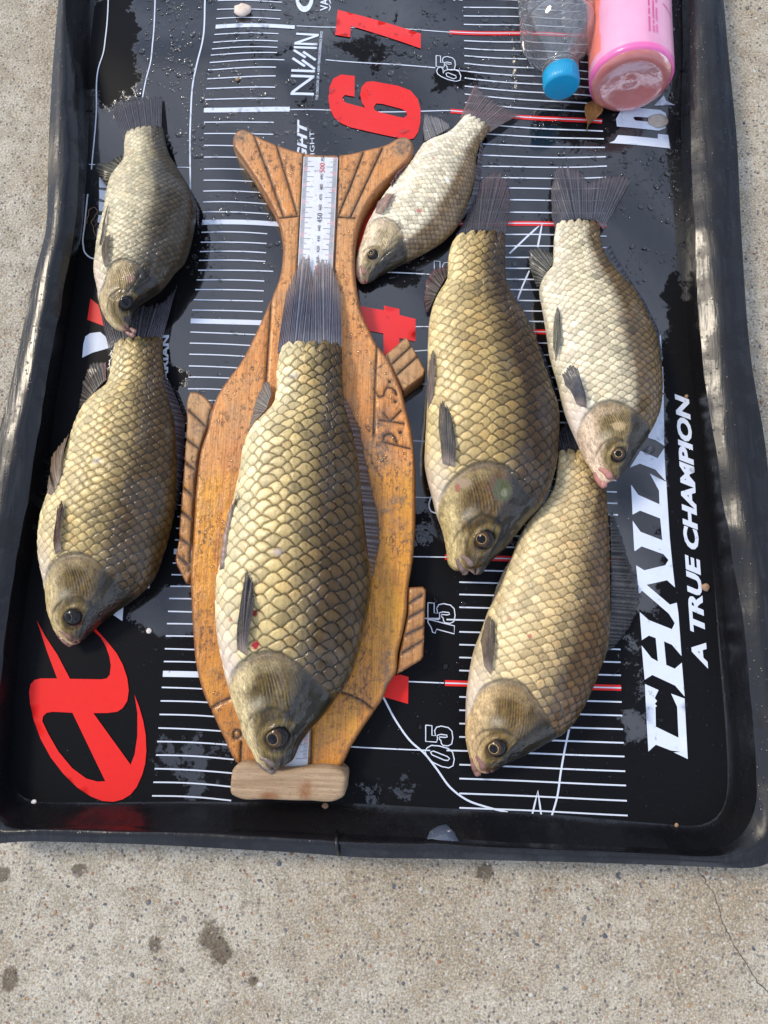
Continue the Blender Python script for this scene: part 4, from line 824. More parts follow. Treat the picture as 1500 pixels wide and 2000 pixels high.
            Fl = [(a_ * nseg + kq, a_ * nseg + (kq + 1) % nseg, (a_ + 1) * nseg + (kq + 1) % nseg, (a_ + 1) * nseg + kq) for a_ in range(L_ - 1) for kq in range(nseg)] + [((L_ - 1) * nseg + kq, (L_ - 1) * nseg + (kq + 1) % nseg, L_ * nseg) for kq in range(nseg)]
            lc_ = (np.array(lipc) * .75 + np.array(hp[1]) * .25) * (.6 + .5 * nz(np.arange(len(Vt)) * .13, np.zeros(len(Vt))))[:, None]
            mk(nm_, Vt, Fl, MAT_FISH, root, col=lc_, attrs={'wetc': np.full(len(Vt), .5), 'speck': np.full(len(Vt), .1)})
    # ---- fins
    for i, f in enumerate(d['fins']):
        nm, base, tip, rays, zb, zt = f[:6]; kw = f[6] if len(f) > 6 else {}
        if nm == 'tail_fin':
            zb = float(zc[-1]); bc = np.mean(np.array(base), 0); pv = proj(np.r_[mid[-14], zb]) - proj(np.r_[mid[-1], zb]); base = [tuple(np.array(q) + pv / np.linalg.norm(pv) * d.get('tuck', 15)) for q in base]
        hf = None
        if nm in ('pectoral_fin', 'pelvic_fin'):
            def hf(p, z, add):
                dd = ((PX - np.array(p)) ** 2).sum(-1); k_ = np.argmin(dd); i_, j_ = np.unravel_index(k_, (NS, NT)); return max(z, P[i_, j_, 2] + add) if dd[i_, j_] < 200 else z
        fin(nm, root, base, tip, rays, zb, zt, seed=d['seed'] * 10 + i, hf=hf, **kw)
    return root
PINK = (.30, .12, .11); GR = dict(cdark=(.045, .045, .055), cray=(.17, .165, .19)); BL = dict(cdark=(.055, .06, .085), cray=(.20, .21, .27))
PALE = dict(cdark=(.20, .19, .17), cray=(.42, .38, .33))
GOLD = ((.74, .64, .42), (.54, .42, .205), (.085, .060, .026)); SILV = ((.78, .73, .61), (.68, .62, .47), (.15, .115, .055)); DKG = ((.72, .60, .36), (.43, .315, .14), (.060, .038, .015)); OLV = ((.70, .65, .50), (.56, .51, .37), (.055, .050, .035)); TAN = ((.70, .59, .40), (.56, .43, .245), (.12, .078, .033))
RED = (.35, .01, .015)
FISH = []
# small fish at the tray's left edge, upper
FISH.append(dict(seed=1, bl=.84, ring=(.03, .03, .03), iris=(.012, .012, .013), hk=.8, mouth=((262, 652), (244, 641), 0.3, 4), label='grey-olive carp by the left wall whose head rests on another fish\'s tail', lift=([0, .12, .4, 1], [.017, .016, .004, 0]), zc=.013, pal=OLV, fat=.46, sc=.036, net=.5, rim=.2, relief=.85,
  belly=[(262,656),(250,660),(240,657),(228,648),(217,632),(211,618),(204,582),(196,549),(195,525),(197,495),(201,467),(207,440),(213,383),(220,350),(232,330),(240,312),(241,280),(243,252)],
  dorsal=[(262,656),(268,648),(270,634),(276,618),(300,597),(324,579),(339,558),(350,540),(362,526),(375,489),(383,450),(386,423),(380,393),(366,360),(347,328),(330,300),(319,262),(315,243)],
  eye=(246,592), er=15.5, gill=[(206,556),(215,520),(240,507),(268,517),(291,537)], headc=((.58,.49,.31),(.34,.26,.115),(.014,.013,.011)), spots=[(253,544,11,12,(.26,.14,.10),.8)], lipc=(.34,.16,.15), look=(-.05,.1),
  fins=[('tail_fin', [(241,262),(262,248),(290,246),(314,252)], [(218,210),(230,196),(260,193),(283,190),(317,187)], 18, .012, .004, dict(**GR, alpha=.95)),
        ('anal_fin', [(240,312),(230,334),(216,360)], [(240,300),(213,317),(183,320),(193,344),(210,366)], 8, .008, .004, dict(cdark=(.03,.03,.03), cray=(.30,.28,.18))),
        ('dorsal_fin', [(326,300),(347,330),(368,364),(384,410),(386,440)], [(337,316),(358,345),(376,376),(390,412),(388,440)], 16, .013, .010, GR),
        ('pelvic_fin', [(206,440),(202,462),(199,480)], [(212,400),(203,440),(196,482)], 5, .014, .010, dict(cdark=(.25,.2,.17), cray=(.4,.33,.28))),
        ('pectoral_fin', [(205,522),(212,518)], [(200,480),(208,462),(217,456)], 7, .024, .022, dict(cdark=(.09,.07,.05), cray=(.24,.19,.13)))]))
# left, lower
FISH.append(dict(seed=2, ring=(.10, .08, .05), iris=(.014, .013, .013), mouth=((140, 1254), (114, 1234), 0.5, 5), label='golden carp by the left wall with its head above the red emblem', zc=.017, pal=GOLD, net=.75,
  belly=[(146,1256),(132,1259),(120,1255),(104,1237),(92,1204),(86,1132),(79,1090),(78,1060),(81,1021),(90,985),(102,955),(118,915),(133,870),(144,830),(159,794),(180,768),(202,748),(211,715),(214,690),(216,664)],
  dorsal=[(146,1256),(156,1248),(180,1228),(210,1204),(240,1183),(270,1162),(300,1129),(318,1084),(333,1033),(341,994),(344,940),(344,880),(338,815),(325,765),(317,720),(313,690),(312,656)],
  eye=(143,1205), er=18.5, gill=[(92,1128),(104,1104),(122,1088),(146,1081),(174,1087),(198,1107),(222,1136)], look=(-.3,.1),
  spots=[(190,900,14,9,(.62,.56,.47),.5)],
  fins=[('tail_fin', [(214,672),(240,654),(285,652),(314,660)], [(186,560),(205,590),(262,600),(320,590),(346,558)], 18, .010, .003, GR),
        ('anal_fin', [(207,742),(186,764),(162,790)], [(208,708),(178,708),(163,742),(154,798)], 9, .010, .004, dict(cdark=(.05,.045,.05), cray=(.26,.22,.17), edge=(.25,.13,.12))),
        ('pelvic_fin', [(120,930),(110,955),(100,968)], [(136,846),(112,872),(100,895),(94,960)], 7, .016, .012, dict(cdark=(.24,.17,.12), cray=(.40,.29,.19))),
        ('pectoral_fin', [(108,1082),(120,1076)], [(110,1020),(114,990),(121,976),(126,994)], 8, .026, .030, dict(cdark=(.07,.04,.04), cray=(.20,.11,.10))),
        ('dorsal_fin', [(317,735),(330,785),(342,840),(346,900),(345,950),(342,992)], [(332,745),(352,795),(362,820),(361,870),(357,930),(346,996)], 18, .016, .008, dict(cdark=(.04,.035,.045), cray=(.13,.11,.13)))]))
# big one on the board
FISH.append(dict(seed=3, ring=(.26, .17, .08), mouth=((535, 1500), (506, 1484), 0.3, 6), label='largest carp, lying along the steel ruler of the wooden board', z0=.0195, zc=.020, pal=((.82,.74,.53),(.55,.43,.215),(.085,.060,.025)), net=.8, relief=1.1, sc=.0415,
  belly=[(532,1505),(517,1506),(500,1496),(486,1468),(472,1443),(463,1405),(451,1373),(441,1325),(430,1275),(423,1231),(421,1180),(424,1130),(434,1085),(443,1040),(456,970),(466,920),(474,870),(490,833),(511,808),(530,786),(537,750),(537,715),(542,685),(546,668)],
  dorsal=[(532,1505),(548,1499),(566,1491),(580,1463),(600,1432),(625,1405),(652,1370),(680,1332),(697,1287),(711,1235),(718,1197),(725,1150),(723,1110),(713,1058),(707,989),(702,919),(694,867),(683,825),(672,780),(667,735),(667,700),(666,670)],
  eye=(543,1440), er=23.5, gill=[(446,1345),(456,1320),(472,1301),(493,1284),(521,1275),(555,1281),(590,1307),(618,1336)], look=(-.38,.06), lipc=(.20,.15,.14), breast=(.72,.60,.52),
  headc=((.62,.54,.40),(.20,.145,.055),(.022,.019,.012)),
  spots=[(502,1259,9,9,RED,1),(500,1197,7,7,RED,.9),(453,1210,5,5,RED,.6),(545,1078,12,9,(.46,.36,.33),.6),(575,735,12,8,(.36,.32,.30),.6)],
  fins=[('tail_fin', [(543,676),(570,664),(607,662),(645,664),(669,676)], [(560,566),(577,531),(590,500),(604,497),(611,545),(622,500),(632,505),(652,524),(666,570)], 22, .034, .0225, dict(cdark=(.055,.06,.085), cray=(.22,.23,.30), alpha=1, tipc=(.34,.27,.25), talpha=.45, rag=.03, nv=24)),
        ('anal_fin', [(530,770),(520,800),(500,820)], [(527,748),(518,744),(500,778),(484,842)], 9, .030, .0225, dict(cdark=(.16,.15,.14), cray=(.42,.38,.32))),
        ('pelvic_fin', [(458,990),(446,1050),(438,1110)], [(467,960),(446,1000),(433,1060),(427,1122)], 6, .036, .030, dict(cdark=(.36,.25,.21), cray=(.55,.43,.37))),
        ('pectoral_fin', [(463,1268),(482,1281)], [(468,1195),(475,1142),(482,1110),(494,1128),(498,1180)], 9, .052, .060, dict(cdark=(.06,.06,.07), cray=(.24,.20,.20))),
        ('dorsal_fin', [(668,775),(690,850),(702,920),(708,990),(716,1060),(724,1130)], [(676,778),(703,837),(714,900),(724,940),(740,1010),(743,1058),(727,1134)], 24, .036, .024, dict(cdark=(.05,.05,.06), cray=(.24,.23,.25)))]))
# pale small fish beside the board's tail
FISH.append(dict(seed=4, bl=.84, hk=.9, mouth=((708, 543), (701, 520), 0.5, 5), label='small silvery carp with a pink mouth touching the board\'s tail stem', zc=.012, d0=.12, pal=((.82,.78,.68),(.72,.67,.55),(.24,.20,.13)), net=.45, rim=.22, sc=.036, relief=.9, spk=.4, tshift=-.1,
  belly=[(714,547),(705,547),(697,538),(694,520),(697,495),(706,468),(716,440),(733,409),(752,379),(773,353),(795,326),(813,299),(826,280),(840,270),(864,259),(880,249),(898,230),(910,214)],
  dorsal=[(714,547),(722,545),(741,534),(773,518),(808,502),(840,486),(872,465),(893,441),(909,406),(920,377),(929,337),(932,299),(939,275),(950,258),(959,243)],
  eye=(728,498), er=12, gill=[(714,448),(726,435),(747,427),(771,437),(784,456),(789,478)], headc=((.72,.63,.50),(.42,.36,.23),(.045,.040,.028)), lipc=(.40,.13,.14), look=(-.3,.25),
  spots=[(847,310,5,4,(.5,.16,.13),.6),(819,413,7,6,(.5,.14,.12),.7),(873,352,6,6,(.85,.85,.82),.9)],
  fins=[('tail_fin', [(907,218),(925,220),(945,232),(960,248)], [(928,164),(945,182),(968,196),(990,210),(1017,222)], 18, .008, .003, dict(cdark=(.13,.10,.11), cray=(.36,.30,.30), alpha=.80, edge=(.4,.2,.18), talpha=.6)),
        ('anal_fin', [(878,250),(860,261),(830,276)], [(876,243),(852,227),(829,222),(826,250)], 9, .008, .004, dict(cdark=(.16,.16,.18), cray=(.45,.42,.38), alpha=.8)),
        ('pelvic_fin', [(780,343),(770,358),(765,366)], [(797,322),(778,335),(762,360)], 5, .012, .010, dict(cdark=(.34,.17,.17), cray=(.48,.28,.27))),
        ('pectoral_fin', [(733,416),(745,418)], [(740,392),(756,378),(772,376),(758,404)], 7, .022, .024, dict(cdark=(.36,.20,.17), cray=(.52,.36,.27))),
        ('dorsal_fin', [(940,276),(934,305),(930,340),(922,378),(908,412),(893,442)], [(945,284),(943,300),(941,331),(934,377),(918,408),(900,434)], 14, .010, .006, dict(cdark=(.10,.09,.10), cray=(.24,.22,.24)))]))
# dark gold fish
FISH.append(dict(seed=5, ring=(.36, .22, .09), mouth=((916, 1112), (897, 1088), 3, 6.5), label='dark golden carp with a mossy sore on its gill cover', z0=.001, lift=([0, .3, 1], [.006, .006, .001]), zc=.018, pal=DKG, net=.72, relief=1.05, sc=.041,
  belly=[(930,1122),(922,1117),(912,1110),(902,1111),(891,1115),(878,1106),(871,1072),(863,1037),(851,1004),(844,976),(835,943),(829,908),(830,870),(832,830),(834,787),(835,720),(836,664),(839,625),(846,594),(857,569),(872,545),(876,500),(882,472),(892,452)],
  dorsal=[(930,1122),(938,1122),(948,1111),(960,1096),(982,1076),(1005,1048),(1029,1018),(1052,992),(1068,962),(1082,920),(1088,873),(1090,840),(1088,799),(1077,765),(1061,715),(1045,664),(1025,614),(1003,578),(991,544),(989,495),(990,450)],
  eye=(947,1054), er=20, gill=[(858,985),(872,955),(898,927),(921,912),(952,905),(982,913),(1005,934),(1022,962)], headc=((.56,.47,.30),(.20,.125,.040),(.018,.015,.010)), lipc=(.30,.20,.17), gape=.04, look=(-.42,.1),
  spots=[(978,953,26,30,(.13,.035,.035),.7),(981,955,24,28,(.075,.085,.03),.95),(984,962,8,10,(.20,.20,.11),.8),(905,944,20,11,(.36,.25,.17),.7),(893,953,5,10,(.34,.07,.05),.7)],
  fins=[('tail_fin', [(893,446),(925,438),(960,438),(990,446)], [(905,440),(919,400),(936,352),(952,337),(974,337),(991,348),(997,380),(996,420)], 18, .010, .004, dict(cdark=(.055,.052,.06), cray=(.15,.14,.16), alpha=.85, edge=None, tipc=(.13,.09,.10))),
        ('anal_fin', [(872,540),(858,564),(842,596)], [(874,520),(846,525),(831,549),(828,584),(834,612)], 9, .012, .005, dict(cdark=(.05,.04,.045), cray=(.24,.19,.13), edge=None, tipc=(.16,.08,.08))),
        ('pelvic_fin', [(846,775),(840,790),(836,800)], [(849,700),(846,679),(838,705),(833,765)], 6, .022, .017, dict(cdark=(.14,.11,.10), cray=(.36,.27,.25))),
        ('pectoral_fin', [(864,905),(888,912)], [(856,830),(858,790),(864,780),(880,806),(890,860)], 10, .042, .045, dict(cdark=(.05,.05,.055), cray=(.19,.17,.17))),
        ('dorsal_fin', [(1003,580),(1030,628),(1056,700),(1076,765),(1088,810)], [(1008,578),(1040,642),(1068,705),(1088,775),(1094,815)], 16, .016, .010, BL)]))
# bottom right
FISH.append(dict(seed=7, mouth=((940, 1508), (926, 1478), 1, 6), label='tan carp with a widely spread dorsal fin beside the white lettering', zc=.017, pal=TAN, net=.5, rim=.2, sc=.039,
  belly=[(960,1512),(950,1514),(938,1510),(926,1504),(918,1479),(911,1449),(910,1410),(911,1365),(916,1320),(926,1270),(941,1230),(955,1191),(969,1165),(984,1130),(1001,1087),(1012,1058),(1031,1020),(1052,995),(1073,970),(1086,945),(1092,908),(1096,878)],
  dorsal=[(960,1512),(970,1507),(1000,1492),(1036,1473),(1072,1452),(1108,1428),(1135,1392),(1156,1350),(1171,1311),(1185,1275),(1192,1215),(1193,1155),(1193,1095),(1193,1050),(1191,1000),(1189,950),(1186,920),(1180,888)],
  eye=(970,1459), er=19, gill=[(922,1385),(933,1357),(952,1338),(982,1328),(1018,1338),(1042,1367),(1062,1404)], headc=((.60,.46,.32),(.25,.165,.058),(.028,.022,.013)), lipc=(.33,.15,.14), look=(-.35,.1), tshift=-.1,
  spots=[(1035,1242,5,5,(.40,.06,.06),.7),(994,1208,6,6,(.42,.14,.11),.5)],
  fins=[('tail_fin', [(1097,886),(1120,872),(1150,872),(1182,892)], [(1086,850),(1110,820),(1150,810),(1185,840)], 14, .008, .003, GR),
        ('anal_fin', [(1003,1082),(985,1125),(970,1160)], [(1007,1076),(984,1114),(969,1148),(957,1188)], 8, .016, .012, dict(cdark=(.13,.11,.09), cray=(.34,.29,.22))),
        ('pectoral_fin', [(945,1300),(958,1318)], [(938,1250),(948,1212),(955,1195),(966,1215),(967,1245)], 9, .030, .032, dict(cdark=(.09,.06,.045), cray=(.22,.165,.13))),
        ('dorsal_fin', [(1192,1000),(1194,1060),(1194,1120),(1193,1180),(1190,1230),(1184,1272)], [(1196,1000),(1212,1040),(1226,1085),(1242,1130),(1254,1172),(1240,1205),(1222,1238),(1194,1268)], 22, .015, .004, dict(cdark=(.035,.035,.038), cray=(.14,.13,.125), rag=.06)) ]))
# right
FISH.append(dict(seed=6, bl=.84, d0=.0, hk=.75, mouth=((1187, 941), (1166, 918), 3.0, 7), label='pale silver carp with an open pink mouth, nearest the right wall', z0=.001, lift=([0, .2, .5, 1], [.018, .013, .002, 0]), zc=.018, pal=SILV, net=.5, rim=.2, sc=.0375, spk=.7,
  belly=[(1196,938),(1190,942),(1184,945),(1173,950),(1160,937),(1139,905),(1119,861),(1100,810),(1089,755),(1076,701),(1068,647),(1061,599),(1056,558),(1064,535),(1082,511),(1085,480),(1087,450),(1092,424)],
  dorsal=[(1196,938),(1203,934),(1221,915),(1241,885),(1265,847),(1282,810),(1289,765),(1289,705),(1282,657),(1265,613),(1239,562),(1208,524),(1189,494),(1180,465),(1177,424)],
  eye=(1207,888), er=15.5, gill=[(1126,848),(1138,822),(1152,805),(1172,790),(1199,786),(1231,800),(1252,824)], headc=((.72,.59,.47),(.30,.23,.10),(.030,.026,.017)), lipc=(.62,.24,.22), gape=.05, look=(-.2,.1), breast=(.74,.62,.52),
  spots=[(1207,832,16,10,(.50,.36,.18),.8),(1108,692,12,7,(.66,.44,.36),.45)],
  fins=[('tail_fin', [(1086,436),(1108,418),(1140,413),(1165,416),(1180,434)], [(1077,420),(1076,370),(1083,328),(1110,325),(1136,332),(1146,360),(1176,348),(1198,341),(1213,335),(1234,348)], 22, .012, .004, dict(cdark=(.055,.057,.07), cray=(.17,.175,.21), alpha=.82, tipc=(.13,.11,.125))),
        ('anal_fin', [(1083,510),(1068,532),(1058,556)], [(1078,494),(1052,484),(1034,488),(1032,515),(1048,562)], 9, .012, .005, dict(cdark=(.06,.06,.06), cray=(.30,.28,.20), edge=None)),
        ('pelvic_fin', [(1090,690),(1087,702),(1084,706)], [(1095,640),(1093,608),(1088,594),(1081,630),(1080,680)], 7, .030, .030, dict(cdark=(.09,.09,.07), cray=(.28,.26,.20))),
        ('pectoral_fin', [(1126,790),(1146,796)], [(1103,752),(1097,730),(1112,710),(1128,718),(1137,752)], 10, .038, .046, dict(cdark=(.045,.045,.055), cray=(.16,.16,.19))),
        ('dorsal_fin', [(1184,484),(1208,526),(1240,566),(1266,616),(1284,662),(1289,700)], [(1190,478),(1222,534),(1262,594),(1287,645),(1294,704)], 16, .016, .010, dict(cdark=(.05,.055,.07), cray=(.18,.18,.22)))]))
for d in FISH: make_fish(d)

# ------------------------------------------------------------------ bottles and small things
def lathe(name, prof, c0, ax, mat, parent, seg=64, mod=None, cap0=False, cap1=False, colf=None, attrs=None):
    ax = np.array(ax, float); ax /= np.linalg.norm(ax); e1 = np.cross(ax, (0, 0, 1)); e1 /= np.linalg.norm(e1); e2 = np.cross(e1, ax)
    V = []; C = []
    for i, (a, r_) in enumerate(prof):
        for k in range(seg):
            th_ = 2 * math.pi * k / seg; rr_ = r_ * (mod(a, th_) if mod else 1)
            V.append(np.array(c0) + ax * a + rr_ * (math.cos(th_) * e1 + math.sin(th_) * e2))
            if colf: C.append(colf(a, th_, r_))
    F = [(i * seg + k, i * seg + (k + 1) % seg, (i + 1) * seg + (k + 1) % seg, (i + 1) * seg + k) for i in range(len(prof) - 1) for k in range(seg)]
    if cap0: F.append(list(range(seg))[::-1])
    if cap1: F.append([(len(prof) - 1) * seg + k for k in range(seg)])
    F = [list(f)[::-1] for f in F]
    return mk(name, V, F, mat, parent, col=C if colf else None)
m = M('clear_plastic', Base_Color=(.95, .96, .97), Roughness=.02, IOR=1.42, Transmission_Weight=.95); v = m.pos()
m.set('Normal', m.bump(m.noise(v, 40, 2, .4), .12, .006)); MAT_PET = m.m
MAT_WATER = M('water', Base_Color=(1, 1, 1), Roughness=.0, IOR=1.33, Transmission_Weight=1.0).m
m = M('blue_cap_plastic', Base_Color=(.004, .30, .54), Roughness=.32); m.set('Subsurface Weight', .1); m.set('Subsurface Scale', .003); MAT_CAP = m.m
MAT_CAPP = M('cap_print', Base_Color=(.04, .36, .62), Roughness=.4).m
RB = .0325
cf = at(1097, 172, RB - .002); e = at(1074, -140, RB); ax = np.array([e[0] - cf[0], e[1] - cf[1], 0.0015]); ax /= np.linalg.norm(ax)
BOT = empty('water_bottle', (cf[0], cf[1], 0), 'clear ribbed plastic water bottle with a bright blue screw cap', 'bottle')
prof = [(.0145, .0128), (.017, .0128), (.018, .0158), (.0195, .0158), (.020, .0130), (.024, .0135), (.028, .0165), (.034, .0225), (.041, .0278), (.048, .0308), (.054, .0318)]
a = .057
while a < .19:
    prof += [(a, .0322), (a + .003, .0322), (a + .0048, .0306), (a + .0066, .0306), (a + .0084, .0322)]; a += .0135
prof += [(.195, .0322), (.200, .029), (.202, .020), (.201, .004)]
bd = lathe('bottle_body', prof, cf, ax, MAT_PET, BOT, 72, lambda a, th_: 1 + (.010 * math.sin(5 * th_ + a * 90) + .012 * abs(math.sin(6 * th_)) * max(0, 1 - abs(a - .042) / .03)) * (1 if a > .03 else 0))
md = bd.modifiers.new('Solidify', 'SOLIDIFY'); md.thickness = .0007; md.offset = -1
cp = [(.0150, .0143), (.0150, .0152), (.0138, .0153), (.0136, .0146), (.0130, .0152), (.004, .0152), (.0015, .0149), (.0004, .0140), (0, .0128), (0, .0005)]
lathe('bottle_cap', cp, cf, ax, MAT_CAP, BOT, 180, lambda a, th_: 1 + (.022 * (1 if math.sin(60 * th_) > 0 else -1) if .0015 < a < .0131 else 0), cap1=True)
capo = [o for o in BOT.children if o.name.startswith('bottle_cap')][0]
e1 = np.cross(ax, (0, 0, 1)); e1 /= np.linalg.norm(e1); e2 = np.cross(e1, ax)
def capt(txt, h, dy):
    V, F = tmesh(txt, 0, .02); mn, mx_ = V.min(0), V.max(0); V = (V - (mn + mx_) / 2) * h
    mk('cap_lettering', [cf - ax * .0003 + p[0] * e1 + (p[1] + dy) * e2 for p in V], F, MAT_CAPP, capo, smooth=False)
capt('PET', .0050, .0030); capt('ECO', .0050, -.0012); capt('mineral', .0026, -.0058)
# pink drink bottle, base towards the near side
m = M('pink_label'); v = m.pos(); m.set('Base Color', m.attr('Col', 'Color')); m.set('Roughness', .3); m.set('Coat Weight', .3)
m.set('Normal', m.bump(m.noise(m.mapped((90, 25, 60)), 1, 3), .12, .003)); MAT_PINK = m.m
m = M('pink_base'); m.set('Base Color', m.mix(m.noise(m.pos(), 90, 4), (.68, .19, .17), (.82, .32, .29))); m.set('Roughness', .14); m.set('Transmission Weight', .35); m.set('IOR', 1.4); m.set('Subsurface Weight', .2); m.set('Subsurface Scale', .006); m.set('Coat Weight', .6)
m.set('Normal', m.bump(m.noise(m.pos(), 110, 3), .2, .003)); MAT_PBASE = m.m
R2 = .0345; cb = at(1232, 168, R2); e = at(1224, -140, R2); ax2 = np.array([e[0] - cb[0], e[1] - cb[1], 0.0]); ax2 /= np.linalg.norm(ax2)
PB = empty('pink_bottle', (cb[0], cb[1], 0), 'pink labelled drink bottle lying with its round base showing', 'bottle')
def pcol(a, th_, r_):
    # th_ : 90 deg is the upper side, 0 is towards -x (left)
    a_ = math.degrees(th_) % 360; n_ = float(NZ(np.array([a * 60 + 3]), np.array([a_ * .05]))[0])
    pk = np.array((.80, .36, .52)); dp = np.array((.76, .14, .38)); rd = np.array((.74, .19, .14))
    if a < .0105: return dp
    lim = 2 + 8 * math.sin(a * 55 + 1) + 6 * n_ + a * 300
    c = pk * (1 - .18 * n_)
    if a_ > 180 + lim * .2 or True:
        left = (180 - abs(((a_ - sgn) + 180) % 360 - 180))
    if left > 180 - lim - 12 and a > .018: c = rd * (.8 + .6 * n_)
    return c
sgn = 0
f1 = np.cross(ax2, (0, 0, 1)); sgn = 0 if f1[0] < 0 else 180     # angle whose side faces right
pr = [(.0045, R2 - .0020)] + [(.0055, R2 - .0005), (.0065, R2)] + [(x, R2 + (.0002 if x > .0115 else 0)) for x in np.arange(.008, .19, .0015)]
lathe('label', pr, cb, ax2, MAT_PINK, PB, 160, lambda a, th_: 1 + .006 * math.sin(3 * th_ + a * 60), colf=pcol)
bp = [(.006, R2 - .0018), (.0045, R2 - .0019), (.0022, R2 - .0030), (.0006, R2 - .0055), (0, R2 - .008), (.0003, R2 - .010), (.0018, R2 - .014), (.0042, .012), (.0052, .006), (.0045, .0035), (.0046, .0003)]
lathe('bottle_base', bp, cb, ax2, MAT_PBASE, PB, 120, lambda a, th_: 1.0)
# label print: leaf and small text strips
def on_label(name, pts, mat, lift=.0004):      # pts (along, degrees from the top, + = right)
    V = []
    for a, dg in pts:
        th_ = math.radians(90 - dg * (1 if f1[0] > 0 else -1)); e2_ = np.cross(f1 / np.linalg.norm(f1), ax2); V.append(cb + ax2 * a + (R2 + lift + .0003) * (math.cos(th_) * f1 / np.linalg.norm(f1) + math.sin(th_) * e2_))
    return mk(name, V, [list(range(len(V)))], mat, PB, smooth=False)
MAT_LEAF = M('green_print', Base_Color=(.16, .42, .06), Roughness=.35).m; MAT_PINKD = M('dark_pink_print', Base_Color=(.62, .09, .28), Roughness=.35).m
on_label('printed_leaf', [(.058,-33),(.064,-32),(.070,-28),(.068,-20),(.062,-14),(.059,-16),(.057,-24)], MAT_LEAF)
for i in range(26):
    for L_ in (6, 12, 17):
        if random.random() < .75: on_label('label_text', [(.020 + i * .0016, L_), (.020 + i * .0016, L_ + 2.4), (.0210 + i * .0016, L_ + 2.4), (.0210 + i * .0016, L_)], MAT_PINKD)
on_label('label_text', [(.0515, 30), (.050, 42), (.0475, 54), (.0465, 54), (.049, 42), (.0505, 30)], MAT_PINKD)
# dry leaf
m = M('dry_leaf'); m.set('Base Color', m.mix(m.noise(m.pos(), 260, 5, .7), (.16, .06, .015), (.42, .20, .05))); m.set('Roughness', .55); m.set('Normal', m.bump(m.noise(m.pos(), 400, 4), .5, .001)); MAT_DLEAF = m.m
tipL = at(1155, 206, .002); st_ = at(1149, 258, .002); V = []; F = []; n, k = 16, 9
for i in range(n + 1):
    t_ = i / n; c = tipL + (st_ - tipL) * t_; wv = .0085 * math.sin(math.pi * min(1, t_ * 1.18) ** .85) if t_ < .84 else .0004
    for jx in range(k):
        u = (jx / (k - 1)) * 2 - 1; V.append((c[0] + u * wv + .0015 * math.sin(t_ * 5), c[1] + .001 * abs(u), .0025 + .0055 * abs(u) ** 1.6 * math.sin(math.pi * t_) * (1.3 if u < 0 else .7) + .0007 * math.sin(u * 9 + t_ * 12) + .004 * (1 - t_) ** 2))
F = [(i * k + jx, i * k + jx + 1, (i + 1) * k + jx + 1, (i + 1) * k + jx) for i in range(n) for jx in range(k - 1)]
lf = mk('dry_leaf', V, F, MAT_DLEAF, loc=tuple(at(1150, 235, .002))); md = lf.modifiers.new('Solidify', 'SOLIDIFY'); md.thickness = .0003
tag(lf, 'curled brown dry leaf between the two bottles and the red bar', 'leaf')
# shed scale, stuck on the near wall
m = M('shed_scale', Base_Color=(.10, .12, .17), Roughness=.12, Coat_Weight=.8); m.set('Alpha', .6); MAT_SHED = m.m
pp = ats([(833,1634),(840,1622),(856,1615),(872,1612),(886,1624),(896,1640),(886,1646),(858,1643)], .0185); c = pp.mean(0); V = [c + (0, 0, .001)] + [p for p in pp]
nwall = np.array([0, .5, .6]); 
for p in V: p[2] = .0215 - (p[1] - c[1]) * 1.1 + .0012
o = mk('shed_scale', V, [(0, i + 1, (i + 1) % 8 + 1) for i in range(8)], MAT_SHED, loc=tuple(c)); md = o.modifiers.new('Solidify', 'SOLIDIFY'); md.thickness = .0004
tag(o, 'bluish translucent shed scale stuck on the inner near wall', 'fish scale')
# pale bait lump
m = M('bait'); m.set('Base Color', m.mix(m.noise(m.pos(), 200, 4), (.70, .52, .40), (.80, .70, .58))); m.set('Roughness', .5); MAT_BAIT = m.m
def lump(name, px, py, r_, mat, label, cat, flat=.6, seed=1, el=1.0, group=None):
    rg = np.random.default_rng(seed); c = at(px, py, 0); c[2] = wave(c[0], c[1]); V = []; na, nb = 14, 8; nzl = VNoise(seed)
    for b in range(nb + 1):
        a_ = -math.pi / 2 + math.pi * b / nb
        for k in range(na):
            ph = 2 * math.pi * k / na; q = r_ * (.75 + .5 * float(nzl(np.array([3 + 2 * math.cos(ph) * math.cos(a_)]), np.array([3 + 2 * math.sin(ph) + a_]))[0]))
            V.append(c + (q * el * math.cos(a_) * math.cos(ph), q * math.cos(a_) * math.sin(ph), q * flat * (math.sin(a_) + .9)))
    F = [(b * na + k, b * na + (k + 1) % na, (b + 1) * na + (k + 1) % na, (b + 1) * na + k) for b in range(nb) for k in range(na)]
    return tag(mk(name, V, F, mat, loc=tuple(c)), label, cat, group)
lump('bait_lump', 476, 29, .0070, MAT_BAIT, 'pale pinkish lump of bait beside the topmost thick white bar', 'bait', .5, 3, 1.15)
m = M('crumb_brown'); m.set('Base Color', m.mix(m.noise(m.pos(), 900, 3), (.20, .10, .05), (.45, .30, .18))); m.set('Roughness', .8); MAT_CRUMB = m.m
for i, (px, py, r_, lb) in enumerate([(635,1574,.0026,'tan crumb on the tray floor below the stop block'), (1377,1147,.0030,'rusty crumb beside the small white lettering'), (1322,1612,.0016,'tiny tan crumb in the near right corner'), (1402,590,.001,'speck of grit near the right wall'), (1340,775,.0016,'beige crumb at the end of the small white lettering'), (466,163,.0018,'tan chip between the thin white bars below the bait')]):
    lump('crumb', px, py, r_, MAT_CRUMB, lb, 'crumb', .7, 20 + i)
m = M('wet_wad'); m.set('Base Color', m.mix(m.noise(m.pos(), 300, 4), (.30, .22, .15), (.55, .48, .40))); m.set('Roughness', .3); m.set('Coat Weight', .4)
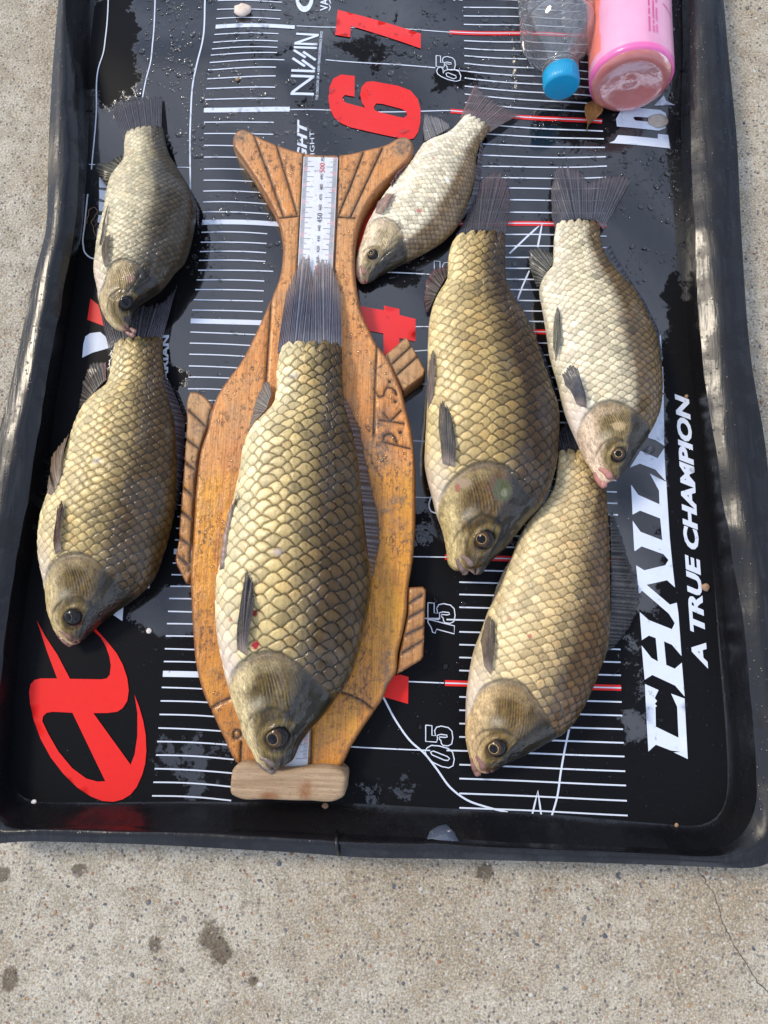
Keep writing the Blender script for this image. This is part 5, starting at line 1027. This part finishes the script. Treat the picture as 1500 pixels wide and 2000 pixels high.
lump('bait_lump', 1284, 238, .0072, m.m, 'flattened beige wad lying on the white zero by the pink bottle', 'bait', .18, 5, 1.3)
m = M('pink_flake', Base_Color=(.72, .66, .62), Roughness=.35)
for i, (px, py) in enumerate([(292,1232),(10,1204),(857,243),(67,1566)]): lump('white_flake', px, py, (.0022,.0018,.0013,.002)[i], m.m, ['white flake in the puddle between the left fish and the board','white flake on the left wall','white flake on the mat beside the small silvery carp','white flake in the near left corner'][i], 'flake', .5, 40 + i)
# tangled bit of line by the left wall
m = M('brown_line', Base_Color=(.20, .12, .06), Roughness=.5)
c = at(185, 440, .002); P = dense(ats([(170,438),(174,420),(178,408),(186,407),(191,414),(184,428),(180,436),(184,446),(186,458),(195,467),(206,468)], .0016), 60)
P[:, 2] = .0012 + .0012 * np.sin(np.arange(60) * .4) ** 2 + wave(P[:, 0], P[:, 1]); o = tube('line_scrap', P, .00038, m.m, loc=tuple(c)); tag(o, 'kinked brown scrap of fishing line by the left wall', 'fishing line')
# ------------------------------------------------------------------ water droplets
def scatter(n, x0, x1, y0, y1, zf, rmu, rs, ok=None):
    x = RNG.uniform(x0, x1, n); y = RNG.uniform(y0, y1, n); k = NZ(x * 45 + 5, y * 45, 3) > .47
    if ok is not None: k &= ok(x, y)
    x, y = x[k], y[k]; r_ = np.clip(RNG.lognormal(math.log(rmu), rs, len(x)), .0003, .0030); return np.c_[x, y, zf(x, y) - .00005], r_
FE = floor_e[:, :2]; BODYW = ats(body, BT)[:, :2]
c1, r1 = scatter(5200, -.26, .25, .0, .74, lambda x, y: wave(x, y) + .0003, .0006, .45, lambda x, y: inside(FE, x, y))
c2, r2 = scatter(7000, -.26, .25, .44, .74, lambda x, y: wave(x, y) + .0003, .0008, .55, lambda x, y: inside(FE, x, y))
big = ats([(237,253),(1268,880),(870,1302),(850,1172),(906,1180),(905,137),(350,263),(420,305),(330,770),(700,350)], 0); big[:, 2] = wave(big[:, 0], big[:, 1]); rb = np.array([.002,.0042,.0026,.0022,.0028,.0048,.003,.0026,.0024,.003])
o = blob_stuff('water_droplets', np.vstack([c1, c2, big]), np.r_[r1, r2, rb], np.r_[np.full(len(r1) + len(r2), .45), np.full(10, .45)], MAT_WATER, seg=(10, 4), dome=True, jitter=.04)
tag(o, 'water droplets scattered over the black tray floor', 'water', kind='stuff')
c3, r3 = scatter(2200, BODYW[:, 0].min(), BODYW[:, 0].max(), .05, .60, lambda x, y: 0 * x + BT + .0001, .0008, .5, lambda x, y: inside(BODYW, x, y) & (polydist(x, y, BODYW) > .006))
o = blob_stuff('water_droplets', c3, r3, np.full(len(r3), .4), MAT_WATER, seg=(10, 4), dome=True, jitter=.06); tag(o, 'water droplets beaded on the varnished board', 'water', kind='stuff')
